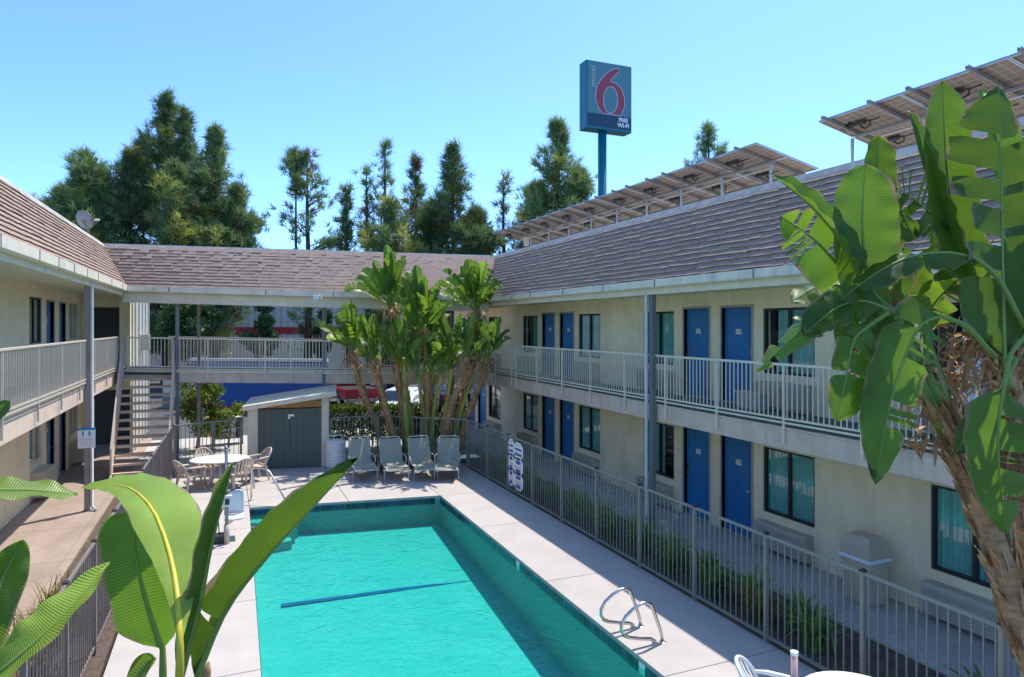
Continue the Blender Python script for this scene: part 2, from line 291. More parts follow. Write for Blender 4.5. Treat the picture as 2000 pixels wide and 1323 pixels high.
def watermat():
    m = bpy.data.materials.new('pool_water'); m.use_nodes = True; n = m.node_tree; N = n.nodes; L = n.links; N.clear()
    o = N.new('ShaderNodeOutputMaterial'); t = N.new('ShaderNodeBsdfTransparent'); t.inputs[0].default_value = (.24, .93, .865, 1)
    g = N.new('ShaderNodeBsdfGlossy'); g.inputs['Roughness'].default_value = .03
    tc = N.new('ShaderNodeTexCoord'); h = None
    for sc, dist, w in ((2.2, 1.2, .9), (6.5, 1.6, .45), (16., .8, .16)):
        no = N.new('ShaderNodeTexNoise'); no.inputs['Scale'].default_value = sc; no.inputs['Detail'].default_value = 2; no.inputs['Distortion'].default_value = dist
        L.new(tc.outputs['Object'], no.inputs['Vector']); mu = N.new('ShaderNodeMath'); mu.operation = 'MULTIPLY_ADD'; mu.inputs[1].default_value = w
        L.new(no.outputs[0], mu.inputs[0])
        if h is None: mu.inputs[2].default_value = 0
        else: L.new(h, mu.inputs[2])
        h = mu.outputs[0]
    # ripples: bright caustic lines painted into the water's tint with ridged noise
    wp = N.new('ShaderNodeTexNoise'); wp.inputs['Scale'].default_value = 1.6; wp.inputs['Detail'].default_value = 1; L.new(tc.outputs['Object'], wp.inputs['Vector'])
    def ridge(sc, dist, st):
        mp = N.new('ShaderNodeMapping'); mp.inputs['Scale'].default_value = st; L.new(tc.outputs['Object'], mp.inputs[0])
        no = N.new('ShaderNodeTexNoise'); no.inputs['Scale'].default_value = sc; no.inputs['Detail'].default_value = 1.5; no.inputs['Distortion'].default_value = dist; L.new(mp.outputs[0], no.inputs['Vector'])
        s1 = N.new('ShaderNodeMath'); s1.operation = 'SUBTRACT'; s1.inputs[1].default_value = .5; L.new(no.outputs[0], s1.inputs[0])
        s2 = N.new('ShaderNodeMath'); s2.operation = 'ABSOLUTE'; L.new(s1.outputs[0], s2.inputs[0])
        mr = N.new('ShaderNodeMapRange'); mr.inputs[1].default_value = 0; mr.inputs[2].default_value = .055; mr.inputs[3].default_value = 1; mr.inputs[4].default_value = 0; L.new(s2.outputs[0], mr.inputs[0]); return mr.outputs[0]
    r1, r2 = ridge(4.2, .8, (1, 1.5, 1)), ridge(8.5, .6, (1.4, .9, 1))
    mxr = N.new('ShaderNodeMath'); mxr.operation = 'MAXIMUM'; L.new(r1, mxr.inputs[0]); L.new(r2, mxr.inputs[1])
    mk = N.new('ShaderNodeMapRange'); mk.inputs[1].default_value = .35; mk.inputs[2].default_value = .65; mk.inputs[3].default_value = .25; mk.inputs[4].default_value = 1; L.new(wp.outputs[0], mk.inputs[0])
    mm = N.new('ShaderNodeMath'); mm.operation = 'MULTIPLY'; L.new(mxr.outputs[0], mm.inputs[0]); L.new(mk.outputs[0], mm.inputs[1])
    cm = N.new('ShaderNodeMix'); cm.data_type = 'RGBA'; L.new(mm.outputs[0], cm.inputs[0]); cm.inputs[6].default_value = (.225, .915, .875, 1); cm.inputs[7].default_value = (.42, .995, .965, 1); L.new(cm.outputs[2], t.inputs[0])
    bp = N.new('ShaderNodeBump'); bp.inputs['Strength'].default_value = .55; bp.inputs['Distance'].default_value = .07; L.new(h, bp.inputs['Height'])
    fr = N.new('ShaderNodeFresnel'); fr.inputs[0].default_value = 1.33; L.new(bp.outputs[0], fr.inputs['Normal']); L.new(bp.outputs[0], g.inputs['Normal'])
    mx = N.new('ShaderNodeMixShader'); L.new(fr.outputs[0], mx.inputs[0]); L.new(t.outputs[0], mx.inputs[1]); L.new(g.outputs[0], mx.inputs[2]); L.new(mx.outputs[0], o.inputs[0])
    return m
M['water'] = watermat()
def text(s, size, mtl, name, parent, M4, extrude=.004, align='CENTER', thick=0.):
    c = bpy.data.curves.new(name, 'FONT'); c.body = s; c.size = size; c.extrude = extrude; c.align_x = align; c.align_y = 'CENTER'; c.offset = thick; c.resolution_u = 3
    tmp = bpy.data.objects.new('tmp', c); me = bpy.data.meshes.new_from_object(tmp); bpy.data.objects.remove(tmp)
    me.materials.clear(); me.materials.append(mtl); me.name = name
    return link(name, me, parent, M4)
def frame4(o, x, y):
    """matrix with local x, y axes along the given world directions"""
    x = Vector(x).normalized(); y = Vector(y).normalized(); z = x.cross(y).normalized(); y = z.cross(x)
    return Matrix(((x.x, y.x, z.x, o[0]), (x.y, y.y, z.y, o[1]), (x.z, y.z, z.z, o[2]), (0, 0, 0, 1)))

# ================================================================== the setting
def struct(o, label=None): o['kind'] = 'structure'; return o
def inset(poly, g):
    c = Vector((sum(p[0] for p in poly) / len(poly), sum(p[1] for p in poly) / len(poly))); r = []
    for p in poly:
        d = Vector(p) - c; r.append((p[0] - g * (1 if d.x > 0 else -1), p[1] - g * (1 if d.y > 0 else -1)))
    return r
GX0, GX1, GY0, GY1 = -4.45, 9.9, -1., 23.6
b = MB()
for x0, x1, y0, y1 in ((-400, GX0, -60, 500), (GX1, 400, -60, 500), (GX0, GX1, GY1, 500), (GX0, GX1, -60, GY0)):
    b.quad((x0, y0, -.05), (x1, y0, -.05), (x1, y1, -.05), (x0, y1, -.05))
struct(b.build('ground', M['asphalt']))
b = MB().box(-9, 20, 24.6, 29.5, -.3, -.02); struct(b.build('parking_pavement', M['lot']))
# pool outline (deck level), a slightly skewed rectangle
PFL, PFR, PNR, PNL = (.54, 17.65), (5.13, 17.01), (5.05, 4.6), (.36, 4.6)
def yfar(x): return 17.65 - .1394 * (x - .54)
def xl(y): return PNL[0] + (PFL[0] - PNL[0]) * (y - 4.6) / 13.05
def xr(y): return PNR[0] + (PFR[0] - PNR[0]) * (y - 4.6) / 12.41
deck = MB()
for poly in ([(-1.42, 3.6), (6.95, 3.6), (6.95, 4.6), (-1.42, 4.6)], [(-1.42, 4.6), (PNL[0] - .03, 4.6), (PFL[0] - .03, 17.68), (-1.42, 17.95)],
             [(PNR[0] + .03, 4.6), (6.95, 4.6), (6.95, 16.76), (PFR[0] + .03, 17.04)], [(-1.42, 17.95), (6.95, 16.78), (6.95, 23.5), (-1.42, 23.5)]):
    deck.prism(poly, -.3, -.035)
deck = struct(deck.build('pool_deck', M['base']))
def slabs(parent, polys, mtl, z0, z1, gap=.006, bev=.006):
    for p in polys: MB().prism(inset(p, gap), z0, z1).build('slab', mtl, parent, bevel=bev)
P = []
ys = [3.6, 4.6, 7.0, 9.3, 11.7, 14.3]
for a, c in zip(ys, ys[1:]):
    P.append([(-1.42, a), (xl(a) if a >= 4.6 else .36, a), (xl(c), c), (-1.42, c)])
P.append([(-1.42, 14.3), (xl(14.3), 14.3), PFL, (-1.42, yfar(-1.42))])
P.append([(.36, 3.6), (5.05, 3.6), (5.05, 4.6), (.36, 4.6)])
ys = [3.6, 4.6, 7.15, 10.6, 14.0]
for a, c in zip(ys, ys[1:]): P.append([(xr(a) if a >= 4.6 else 5.05, a), (6.95, a), (6.95, c), (xr(c), c)])
P.append([(xr(14.), 14.), (6.95, 14.), (6.95, yfar(6.95)), PFR])
xs = [-1.42, .54, 2.85, 5.13, 6.95]
for a, c in zip(xs, xs[1:]):
    P.append([(a, yfar(a)), (c, yfar(c)), (c, yfar(c) + 2.7), (a, yfar(a) + 2.7)])
    P.append([(a, yfar(a) + 2.7), (c, yfar(c) + 2.7), (c, 23.5), (a, 23.5)])
slabs(deck, P, M['concrete'], -.06, 0)
# pool basin
def fl(y): return -.70 - (17.5 - y) * .062
b = MB()
ring = [PFL, PFR, PNR, PNL]
for (x0, y0), (x1, y1) in zip(ring, ring[1:] + ring[:1]):
    b.quad((x0, y0, -.04), (x1, y1, -.04), (x1, y1, fl(y1)), (x0, y0, fl(y0)))
b.grid([[(PFL[0] + (PFR[0] - PFL[0]) * i / 6, PFL[1] + (PFR[1] - PFL[1]) * i / 6, fl(17.3)) for i in range(7)], [(PNL[0] + (PNR[0] - PNL[0]) * i / 6, 4.6, fl(4.6)) for i in range(7)]])
basin = struct(b.build('pool_basin', M['plaster']))
for k in range(3):
    n = 8; x1 = 1.62 - .10 * k
    ya, yb = 17.62 - .0 * k, 17.62 - .34 * (k + 1)
    poly = [(.53, ya), (x1, ya - .2), (x1, yb - .1)] + [(.53 + (x1 - .53) * (1 - i / n), yb - .2 * math.sin(math.pi * (1 - i / n)) * .6 - .06 * (1 - i / n)) for i in range(1, n + 1)]
    MB().prism(poly, fl(17) - .05, (-.27, -.42, -.57)[k]).build('pool_step', M['plaster'], basin, bevel=.02)
# blue line tiled on the floor
za = fl(13); A, B_ = atz(560, 1186, fl(13.)), atz(943, 1133, fl(13.))
MB().beam((A.x - .1, A.y, fl(A.y) + .004), (B_.x, B_.y, fl(B_.y) + .004), .15, .006).build('floor_line', M['lineblue'], basin)
tile_me = MB().box(0, .145, -.006, .012, 0, .15).mesh('tile', M['navy'])
white_me = MB().box(0, .145, -.007, .012, 0, .15).mesh('tile', M['white'])
def tiles(p, q, inward):
    p = Vector((*p, 0)); q = Vector((*q, 0)); L = (q - p).length; d = (q - p) / L; n = int(L / .15)
    for i in range(n):
        w = inward == 'right' and i in (34, 62, 66)
        o = link('tile', white_me if w else tile_me, basin, frame4(p + d * (i * .15 + .003) + Vector((0, 0, -.21)), d, d.cross(Vector((0, 0, 1))) * -1))
tiles(PFL, PFR, 'far'); tiles(PFR, PNR, 'right'); tiles(PNL, PFL, 'left')
b = MB(); n = 24
b.quad((PFL[0], PFL[1], -.115), (PNL[0], PNL[1], -.115), (PNR[0], PNR[1], -.115), (PFR[0], PFR[1], -.115))
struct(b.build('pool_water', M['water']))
# beds and walks
b = MB(); b.box(6.98, 8.40, 1.5, 21.6, -.25, -.03); bed = struct(b.build('planting_bed', M['soil']))
b = MB(); b.box(-2.62, -1.46, 5, 21.6, -.25, -.02); struct(b.build('planting_bed', M['soil']))
b = MB(); b.box(-2, 9, -1, 3.58, -.25, -.03); struct(b.build('planting_bed', M['soil']))
b = MB(); b.box(-4.45, -2.62, 5, 30, -.3, -.03); pv = struct(b.build('pavement', M['base']))
ys = [5, 7.6, 10.2, 12.6, 15.0, 17.4, 19.8, 22.2, 24.6, 27.4, 30]
slabs(pv, [[(-4.45, a), (-2.80, a), (-2.80, c), (-4.45, c)] for a, c in zip(ys, ys[1:])], M['pave'], -.05, 0)
slabs(pv, [[(-2.80, a), (-2.62, a), (-2.62, c), (-2.80, c)] for a, c in zip(ys, ys[1:])], M['pave'], -.05, .012)
b = MB(); b.box(8.40, 9.9, 1.5, 30, -.3, -.03); wk = struct(b.build('walkway', M['base']))
ys = [1.5, 4.2, 6.9, 9.6, 12.3, 15, 17.7, 20.4, 23.1, 26, 30]
slabs(wk, [[(8.40, a), (9.9, a), (9.9, c), (8.40, c)] for a, c in zip(ys, ys[1:])], M['walkway'], -.05, 0)
b = MB(); b.box(-2.62, 8.4, 23.5, 24.6, -.3, -.01); struct(b.build('path', M['lot']))

# ================================================================== motel wings
def wall_y(x, s, y0, y1, z0, z1, holes, t=.2):
    """wall along y whose face is at x and looks towards s (+1/-1 on the x axis), with openings (ya, yb, za, zb)"""
    ys = sorted({y0, y1, *[v for h in holes for v in h[:2]]}); zs = sorted({z0, z1, *[v for h in holes for v in h[2:]]})
    hole = lambda y, z: any(h[0] < y < h[1] and h[2] < z < h[3] for h in holes)
    b = MB(); xb = x - s * t
    for a, c in zip(ys, ys[1:]):
        for e, g in zip(zs, zs[1:]):
            if hole((a + c) / 2, (e + g) / 2): continue
            b.quad((x, a, e), (x, c, e), (x, c, g), (x, a, g)); b.quad((xb, a, e), (xb, a, g), (xb, c, g), (xb, c, e))
    for h in holes:
        a, c, e, g = h
        for q in (((x, a, e), (xb, a, e), (xb, a, g), (x, a, g)), ((x, c, e), (x, c, g), (xb, c, g), (xb, c, e)), ((x, a, e), (x, c, e), (xb, c, e), (xb, a, e)), ((x, a, g), (xb, a, g), (xb, c, g), (x, c, g))): b.quad(*q)
    return b
def window_y(parent, x, s, y0, y1, z0, z1, fr='bronze', cur='curtain', part=.55):
    f = MB(); xo = x - s * .03; xi = x - s * .10; w = .045
    X0, X1 = min(xo, xi), max(xo, xi)
    f.box(X0, X1, y0, y0 + w, z0, z1); f.box(X0, X1, y1 - w, y1, z0, z1); f.box(X0, X1, y0 + w, y1 - w, z0, z0 + w); f.box(X0, X1, y0 + w, y1 - w, z1 - w, z1)
    ym = (y0 + y1) / 2; f.box(X0 + .008, X1 - .008, ym - .03, ym + .03, z0 + w, z1 - w)
    wd = f.build('window', M[fr], parent)
    for a, c, k in ((y0 + w, ym - .03, .03), (ym + .03, y1 - w, .05)):
        xx = x - s * (.03 + k); tl = random.uniform(-.006, .006)
        MB().quad((xx, a, z0 + w), (xx, c, z0 + w), (xx + tl, c, z1 - w), (xx + tl, a, z1 - w)).build('pane', M['glass'], wd)
    # pleated curtain: one or both sides drawn
    rows = []; n = 56; ph = random.random() * 6
    ya, yb = (y0, y1) if part >= 1 else ((y0, y0 + (y1 - y0) * part) if random.random() < .5 else (y1 - (y1 - y0) * part, y1))
    for z in (z0, z1): rows.append([(x - s * (.135 + .022 * math.sin(ph + i * 1.55) + .01 * math.sin(i * .7)), ya + (yb - ya) * i / n, z) for i in range(n + 1)])
    MB().grid(rows).build('curtain', M[cur], wd, smooth=True)
def door_y(parent, x, s, y0, y1, z0, z1, num, hinge_low=True):
    jm = MB(); w = .05; X = sorted((x + s * .015, x - s * .12))
    jm.box(*X, y0 - w, y0, z0, z1 + w); jm.box(*X, y1, y1 + w, z0, z1 + w); jm.box(*X, y0, y1, z1, z1 + w); jm.box(*sorted((x - s * .0, x - s * .12)), y0, y1, z0, z0 + .03)
    d = MB(); xf = x - s * .075; d.box(*sorted((xf, xf - s * .045)), y0 + .004, y1 - .004, z0 + .03, z1 - .004)
    wd = y1 - y0; hh = z1 - z0
    for pa, pb in ((.14, .46), (.54, .86)):
        for za, zb in ((.06, .36), (.41, .75), (.80, .94)):
            for k, (g, dp) in enumerate(((0, .006), (.025, .011))):
                d.box(*sorted((xf + s * dp, xf - s * .01)), y0 + wd * pa + g, y0 + wd * pb - g, z0 + hh * za + g, z0 + hh * zb - g)
    do = d.build('door', M['door'], parent, bevel=.004)
    jm.build('door_frame', M['jamb'], do)
    yh = y1 - .07 if hinge_low else y0 + .07; h = MB()
    h.tube([(xf, yh, z0 + .98), (xf + s * .06, yh, z0 + .98), (xf + s * .065, yh + (-.10 if hinge_low else .10), z0 + .98)], .012, 6)
    h.box(*sorted((xf + s * .002, xf + s * .015)), yh - .03, yh + .03, z0 + .90, z0 + 1.16)
    h.build('handle', M['metal'], do)
    yc = (y0 + y1) / 2; zc = z0 + 1.52
    MB().box(*sorted((xf + s * .012, xf + s * .018)), yc - .085, yc + .085, zc - .055, zc + .055).build('number_plate', M['plate'], do, bevel=.008)
    text(num, .115, M['ink'], 'door_number', do, frame4((xf + s * .019, yc, zc), (0, s, 0), (0, 0, 1)), .001)
def ac_y(parent, x, s, y0, y1, z0, z1, dep=.24):
    b = MB(); xo = x + s * dep
    b.box(*sorted((x, xo - s * .02)), y0, y1, z0, z1)
    a = b.build('air_conditioner', M['ac'], parent, bevel=.012)
    g = MB(); n = int((z1 - z0 - .06) / .032)
    for i in range(n):
        z = z0 + .035 + i * .032; g.box(*sorted((xo - s * .019, xo)), y0 + .02, y1 - .02, z, z + .015)
    g.box(*sorted((xo - s * .0195, xo + s * .002)), y0, y0 + .02, z0, z1); g.box(*sorted((xo - s * .0195, xo + s * .002)), y1 - .02, y1, z0, z1)
    g.build('grille', M['ac'], a)
class Roof: pass
SHW = (.30, .42, .56, .70)
def mansard(bld, eA, eB, rA, rB, rows, ext0=0., ext1=0., budget=300):
    eA, eB, rA, rB = map(Vector, (eA, eB, rA, rB)); L = (eB - eA).length
    Pt = lambda s, t: (eA.lerp(eB, s)).lerp(rA.lerp(rB, s), t)
    xd = (eB - eA).normalized(); yd = ((rA - eA) - xd * (rA - eA).dot(xd)).normalized(); n = xd.cross(yd).normalized()
    if n.z < 0: n = -n
    fl_ = xd.cross(yd).dot(n) < 0
    b = MB(); e0, e1 = -ext0 / L, 1 + ext1 / L
    b.quad(Pt(e0, 0), Pt(e1, 0), Pt(e1, 1), Pt(e0, 1)); ro = b.build('roof', M['roofdeck'], bld)
    rh = (Pt(.5, 1) - Pt(.5, 0)).length / rows
    mes = {}
    def vs(w, gp, fl_):
        H = rh * 1.16; j = [random.choice((-.014, -.004, 0, .004, .012)) + random.uniform(-.003, .003) for _ in range(2)]; th = gp + .019
        return [(0, j[0], gp), (w, j[1], gp), (w, H, 0), (0, H, 0), (0, j[0], th), (w, j[1], th), (w, H, .005), (0, H, .005)]
    FS = [(4, 5, 6, 7), (0, 3, 2, 1), (0, 1, 5, 4), (1, 2, 6, 5), (2, 3, 7, 6), (3, 0, 4, 7)]
    for wi, w in enumerate(SHW):
        for ti, th in enumerate((.019, .021, .023)):
            m = MB(); m.add(vs(w - .004, th, fl_), FS); mes[wi, ti] = m.mesh('shingle', M['shingle'])
    cand = []
    for r in range(rows):
        u = -ext0 - random.random() * .3; end = L + ext1; ks = L / (Pt(1, r / rows) - Pt(0, r / rows)).length
        while u < end:
            wi = random.choice((0, 1, 1, 2, 2, 3)); ti = random.choice((0, 0, 1, 2))
            p = Pt(u / L, r / rows) + n * .003
            # the matrix is right-handed: on a mirrored face the piece runs the other way along x
            Mx = frame4(p if not fl_ else p + xd * SHW[wi], xd if not fl_ else -xd, yd)
            v = p - CAM; d = v.dot(FW); px = 1000 + 1333 * v.dot(RT) / max(d, .01)
            cand.append((d if (d > .5 and -20 < px < 2020) else 1e6 + d, wi, ti, Mx)); u += SHW[wi] * ks
    cand.sort(key=lambda c: c[0]); rest = MB()
    for i, (d, wi, ti, Mx) in enumerate(cand):
        if i < budget and d < 1e6: link('shingle', mes[wi, ti], ro, Mx)
        else: rest.add([Mx @ Vector(v) for v in vs(SHW[wi] - .004, (.019, .021, .023)[ti], fl_)], FS)
    o = rest.build('shingles', M['shingle'], ro); o['kind'] = 'stuff'
    MB().beam(Pt(e0, 1) + n * .01, Pt(e1, 1) + n * .01, .14, .05, up=n).build('ridge_cap', M['ridge'], ro)
    return ro
# ---------- right wing
XR = 9.9; bays = []
rw = thing('motel_wing', 'long cream motel wing with blue doors, its shingled roof carrying the solar arrays', 'building', (XR, 12, 0), 'motel wings round the pool')
ZR = 2.75
Wn = []; Dn = []
for k, y in enumerate((-7.72, 0, 7.72, 15.4)):
    Wn += [(14.84 + y, 13.56 + y), (10.63 + y, 9.33 + y)]; Dn += [(13.17 + y, 12.27 + y), (11.85 + y, 10.94 + y)]
Wn = [(b_, a_) for a_, b_ in Wn if a_ < 31]; Dn = [(b_, a_) for a_, b_ in Dn if a_ < 31]
holes = []
for z in (0, ZR):
    holes += [(a, c, z + .70, z + 1.99) for a, c in Wn] + [(a - .0, c + .0, z + .0, z + 2.03) for a, c in Dn]
wall_y(XR, -1, 1.5, 31, 0, 5.2, holes).build('wall', M['stucco'], rw)
NUM = {0: ['131', '133'], 1: ['129', '127'], 2: ['125', '123'], 3: ['121', '119']}
for z in (0, ZR):
    for i, (a, c) in enumerate(sorted(Wn)):
        window_y(rw, XR, -1, a, c, z + .70, z + 1.99, 'bronze', random.choice(('curtain', 'curtain', 'curtainw')) if i != 1 or z else 'curtain', 1.0 if z == 0 and i in (1, 2) else random.choice((.55, .7, .8, 1.)))
        ac_y(rw, XR, -1, a + .02, c - .02, z + .08, z + .55)
    nums = ['133', '131', '129', '127', '125', '123', '121', '119']
    for i, (a, c) in enumerate(sorted(Dn)):
        door_y(rw, XR, -1, a, c, z, z + 2.03, ('2' if z else '1') + nums[i][1:], hinge_low=i % 2 == 1)
MB().box(XR + .9, XR + 1.0, 1.5, 31, 0, 5.2).build('room_partition', M['dark'], rw)
b = MB(); b.box(XR + .2, XR + .9, 1.5, 31, 2.60, 2.72); b.box(XR + .2, XR + .9, 1.4, 1.5, 0, 5.2); b.box(XR + .2, XR + .9, 31, 31.1, 0, 5.2); b.build('room_floor', M['dark'], rw)
b = MB(); b.box(8.68, XR, 1.5, 31, ZR - .12, ZR); b.build('balcony_floor', M['walk'], rw)
b = MB(); b.box(8.70, XR, 1.5, 22.2, ZR - .22, ZR - .122); b.build('balcony_soffit', M['trim'], rw)
b = MB(); b.box(8.62, 8.70, 1.5, 22.1, ZR - .42, ZR - .09); b.box(8.605, 8.70, 1.5, 22.1, ZR - .088, ZR - .05); b.build('balcony_fascia', M['fascia'], rw, bevel=.006)
b = MB(); b.box(8.42, XR, 1.5, 31, 5.12, 5.2); b.build('soffit', M['trim'], rw)
mansard(rw, (8.33, 1.5, 5.36), (8.33, 21.75, 5.38), (9.03, 1.5, 6.88), (9.03, 23.05, 6.87), 14, 0, .9)
b = MB(); b.box(9.0, 22, 1.5, 31, 6.2, 6.3); b.box(9.05, 9.15, 1.5, 31, 5.2, 6.82); b.build('flat_roof', M['flat'], rw)
def gutter(p, q, inward, parent, h=.17, w=.13):
    p = Vector(p); q = Vector(q); i = Vector(inward) * w; z = Vector((0, 0, 1)); d = (q - p).normalized()
    prof = [(0, h), (0, .02), (.2, -.0), (.85, 0), (1, .02), (1, h), (.9, h), (.9, .05), (.12, .05), (.12, h)]
    # profile: an ogee-like channel open at the top
    b = MB(); n = len(prof); A = [p + i * a + z * c for a, c in prof]; B = [q + i * a + z * c for a, c in prof]
    b.add(A + B, [(k, (k + 1) % n, n + (k + 1) % n, n + k) for k in range(n)] + [tuple(range(n)), tuple(range(n, 2 * n))[::-1]])
    g = b.build('gutter', M['gutter'], parent)
    L = (q - p).length; u = 1.2
    while u < L:
        c = p + d * u; MB().beam(c - i * .02 + z * .012, c - i * .02 + z * (h + .006), .035, .012, up=i).build('gutter_joint', M['galv'], g); u += random.choice((1.4, 2.1, 2.9))
gutter((8.27, 1.5, 5.19), (8.27, 21.78, 5.2), (1, 0, 0), rw)
b = MB(); b.box(8.41, 8.45, 1.5, 21.9, 5.06, 5.3); b.build('eave_fascia', M['trim'], rw)
# ---------- left wing
XLF = -4.45; ZL = 3.02
lw = thing('motel_wing', 'cream motel wing beside the outdoor stairs, with a satellite dish on its roof', 'building', (XLF, 20, 0), 'motel wings round the pool')
LW = [(20.12, 21.40), (24.8, 26.2), (12.6, 13.9), (16.9, 18.2)]; LD = [(21.87, 22.72), (23.42, 24.2), (14.4, 15.25), (15.8, 16.6)]
LW = LW[:2] + LW[2:3]
holes = []
for z in (0, ZL): holes += [(a, c, z + .92, z + 2.1) for a, c in LW] + [(a, c, z, z + 2.03) for a, c in LD]
wall_y(XLF, 1, 5, 27.2, 0, 5.52, holes).build('wall', M['stucco'], lw)
for z in (0, ZL):
    for i, (a, c) in enumerate(LW):
        window_y(lw, XLF, 1, a, c, z + .92, z + 2.1, 'whitef' if (i == 1 or z == 0) else 'bronze', 'curtainw', .5)
        ac_y(lw, XLF, 1, a + .05, c - .05, z + .12, z + .74, .34)
    for (a, c), n in zip(LD, ('118', '120', '114', '116')): door_y(lw, XLF, 1, a, c, z, z + 2.03, ('2' if z else '1') + n[1:], hinge_low=True)
b = MB(); b.box(XLF - 1.0, XLF - .9, 5, 27.2, 0, 5.5); b.build('room_partition', M['dark'], lw)
b = MB(); b.box(XLF - .9, XLF - .2, 5, 27.2, 2.86, 2.98); b.box(XLF - .9, XLF - .2, 4.9, 5, 0, 5.5); b.build('room_floor', M['dark'], lw)
b = MB(); b.box(XLF, -3.13, 5, 29, ZL - .12, ZL); b.build('balcony_floor', M['walk'], lw)
b = MB(); b.box(XLF, -3.15, 5, 26.6, ZL - .26, ZL - .122); b.build('balcony_soffit', M['trim'], lw)
b = MB(); b.box(-3.15, -3.08, 5, 24.3, ZL - .42, ZL - .09); b.box(-3.15, -3.06, 5, 24.3, ZL - .088, ZL - .05); b.build('balcony_fascia', M['fascia'], lw, bevel=.006)
b = MB(); b.box(XLF, -2.92, 5, 29, 5.44, 5.52); b.build('soffit', M['trim'], lw)
# end of the walkway: a wall facing the pool court with a wide dark opening
b = MB(); b.box(XLF, -4.20, 26.75, 26.95, 0, 5.44); b.box(-4.20, -3.32, 26.75, 26.95, 5.02, 5.44); b.box(-3.32, -3.0, 26.6, 26.95, ZL, 5.44); b.box(-4.2, -3.0, 26.75, 26.95, 2.2, ZL); b.build('end_wall', M['stucco'], lw)
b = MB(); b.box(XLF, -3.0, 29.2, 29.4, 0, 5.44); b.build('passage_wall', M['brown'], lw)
b = MB(); b.box(-3.05, -2.95, 26.96, 32, 0, 5.44); sp = b.build('side_wall', M['whitef'], lw)
for y in (27.4, 28.5, 29.6, 30.7, 31.8): MB().box(-2.95, -2.9, y, y + .12, 0, 5.44).build('batten', M['whitef'], lw)
ac_y(lw, -2.95, 1, 29.0, 29.5, ZL + .45, ZL + 1.05, .3)
mansard(lw, (-2.86, 5, 5.62), (-2.86, 24.15, 5.64), (-3.58, 5, 6.92), (-3.58, 25.0, 6.93), 13, 0, .9)
b = MB(); b.box(-14, -3.56, 5, 33, 6.2, 6.3); b.box(-3.72, -3.62, 5, 32, 5.52, 6.85); b.build('flat_roof', M['flat'], lw)
gutter((-2.80, 5, 5.44), (-2.80, 24.2, 5.46), (-1, 0, 0), lw, .19)
b = MB(); b.box(-2.97, -2.93, 5, 24.3, 5.33, 5.56); b.build('eave_fascia', M['trim'], lw)
for wing, x, y, top, s in ((rw, 8.53, 12.45, 5.12, -1), (lw, -3.02, 18.84, 5.44, 1)):
    b = MB(); b.box(x - .055, x + .055, y - .055, y + .055, 0, top); b.box(x - .09, x + .09, y - .09, y + .09, 0, .02); b.build('post', M['greypost' if wing is rw else 'taupepost'], wing, bevel=.006)
    px, py = (x - .10, y + .085) if wing is rw else (x + .095, y - .01)
    MB().tube([(px + s * .12 * 0, py, top + .02), (px, py, top - .12), (px, py, .12), (px - s * -.10, py - .12, .03)], .038, 10).build('downspout', M['pipe'], wing, smooth=True)
# ---------- bridge between the wings
def ye(x): return 24.2 - .2162 * (x + 2.8)
def yf(x): return ye(x) + .40
def dz(x): return .27 * (8.65 - x) / 11.8
br = thing('breezeway_bridge', 'covered upper walkway bridging the two wings under a low shingled roof', 'building', (3, yf(3), 0))
X0, X1 = -3.1, 8.66; DV = Vector((1, -.2162, 0)).normalized(); NV = Vector((-DV.y, DV.x, 0))
def bp(x, off, z): return Vector((x, yf(x), z + dz(x))) + NV * off
def bslab(b, xa, xb, o0, o1, z0, z1):
    b.add([bp(xa, o0, z0), bp(xb, o0, z0), bp(xb, o1, z0), bp(xa, o1, z0), bp(xa, o0, z1), bp(xb, o0, z1), bp(xb, o1, z1), bp(xa, o1, z1)],
          [(0, 3, 2, 1), (4, 5, 6, 7), (0, 1, 5, 4), (1, 2, 6, 5), (2, 3, 7, 6), (3, 0, 4, 7)]); return b
bslab(MB(), X0, X1, .05, 1.85, 2.58, 2.75).build('walkway_floor', M['walk'], br)
b = MB(); bslab(b, -1.5, X1 - .05, 0, .048, 2.34, 2.66); b.build('walkway_fascia', M['fascia'], br, bevel=.006)
b = MB(); bslab(b, X0, X1 - .05, -.03, .049, 2.665, 2.745); b.build('walkway_edge', M['gutter'], br)
b = MB(); bslab(b, X0, X1, 1.852, 1.90, 2.34, 2.745); b.build('walkway_fascia', M['fascia'], br)
bslab(MB(), X0, X1, .05, 1.85, 2.40, 2.575).build('walkway_soffit', M['fascia'], br)
b = MB(); bslab(b, -2.9, 8.4, -.25, -.20, 4.86, 5.34); b.build('eave_beam', M['trim'], br)
bslab(MB(), X0, X1 + .3, -.199, 2.1, 5.05, 5.12).build('soffit', M['trim'], br)
for x, o in ((-1.42, .03), (3.02, .03), (-1.22, 1.75), (2.92, 1.75), (7.2, .03), (7.2, 1.75)):
    c = bp(x, o, 0); b = MB(); b.box(c.x - .055, c.x + .055, c.y - .055, c.y + .055, 0, 5.05 + dz(x)); b.build('post', M['greypost'] if o < 1 else M['taupepost'], br, bevel=.005)
mansard(br, (-2.8, ye(-2.8), 5.62), (8.3, ye(8.3), 5.38), (-3.6, 25.04, 6.93), (9.05, 23.08, 6.86), 13, .3, .2)
b = MB(); b.quad((-3.6, 25.04, 6.90), (9.05, 23.08, 6.83), (9.05, 24.2, 5.4), (-3.6, 26.95, 5.6)); b.build('rear_roof', M['roofdeck'], br)
gutter((-2.8, ye(-2.8) - .07, 5.45), (8.3, ye(8.3) - .07, 5.21), tuple(NV), br, .18)

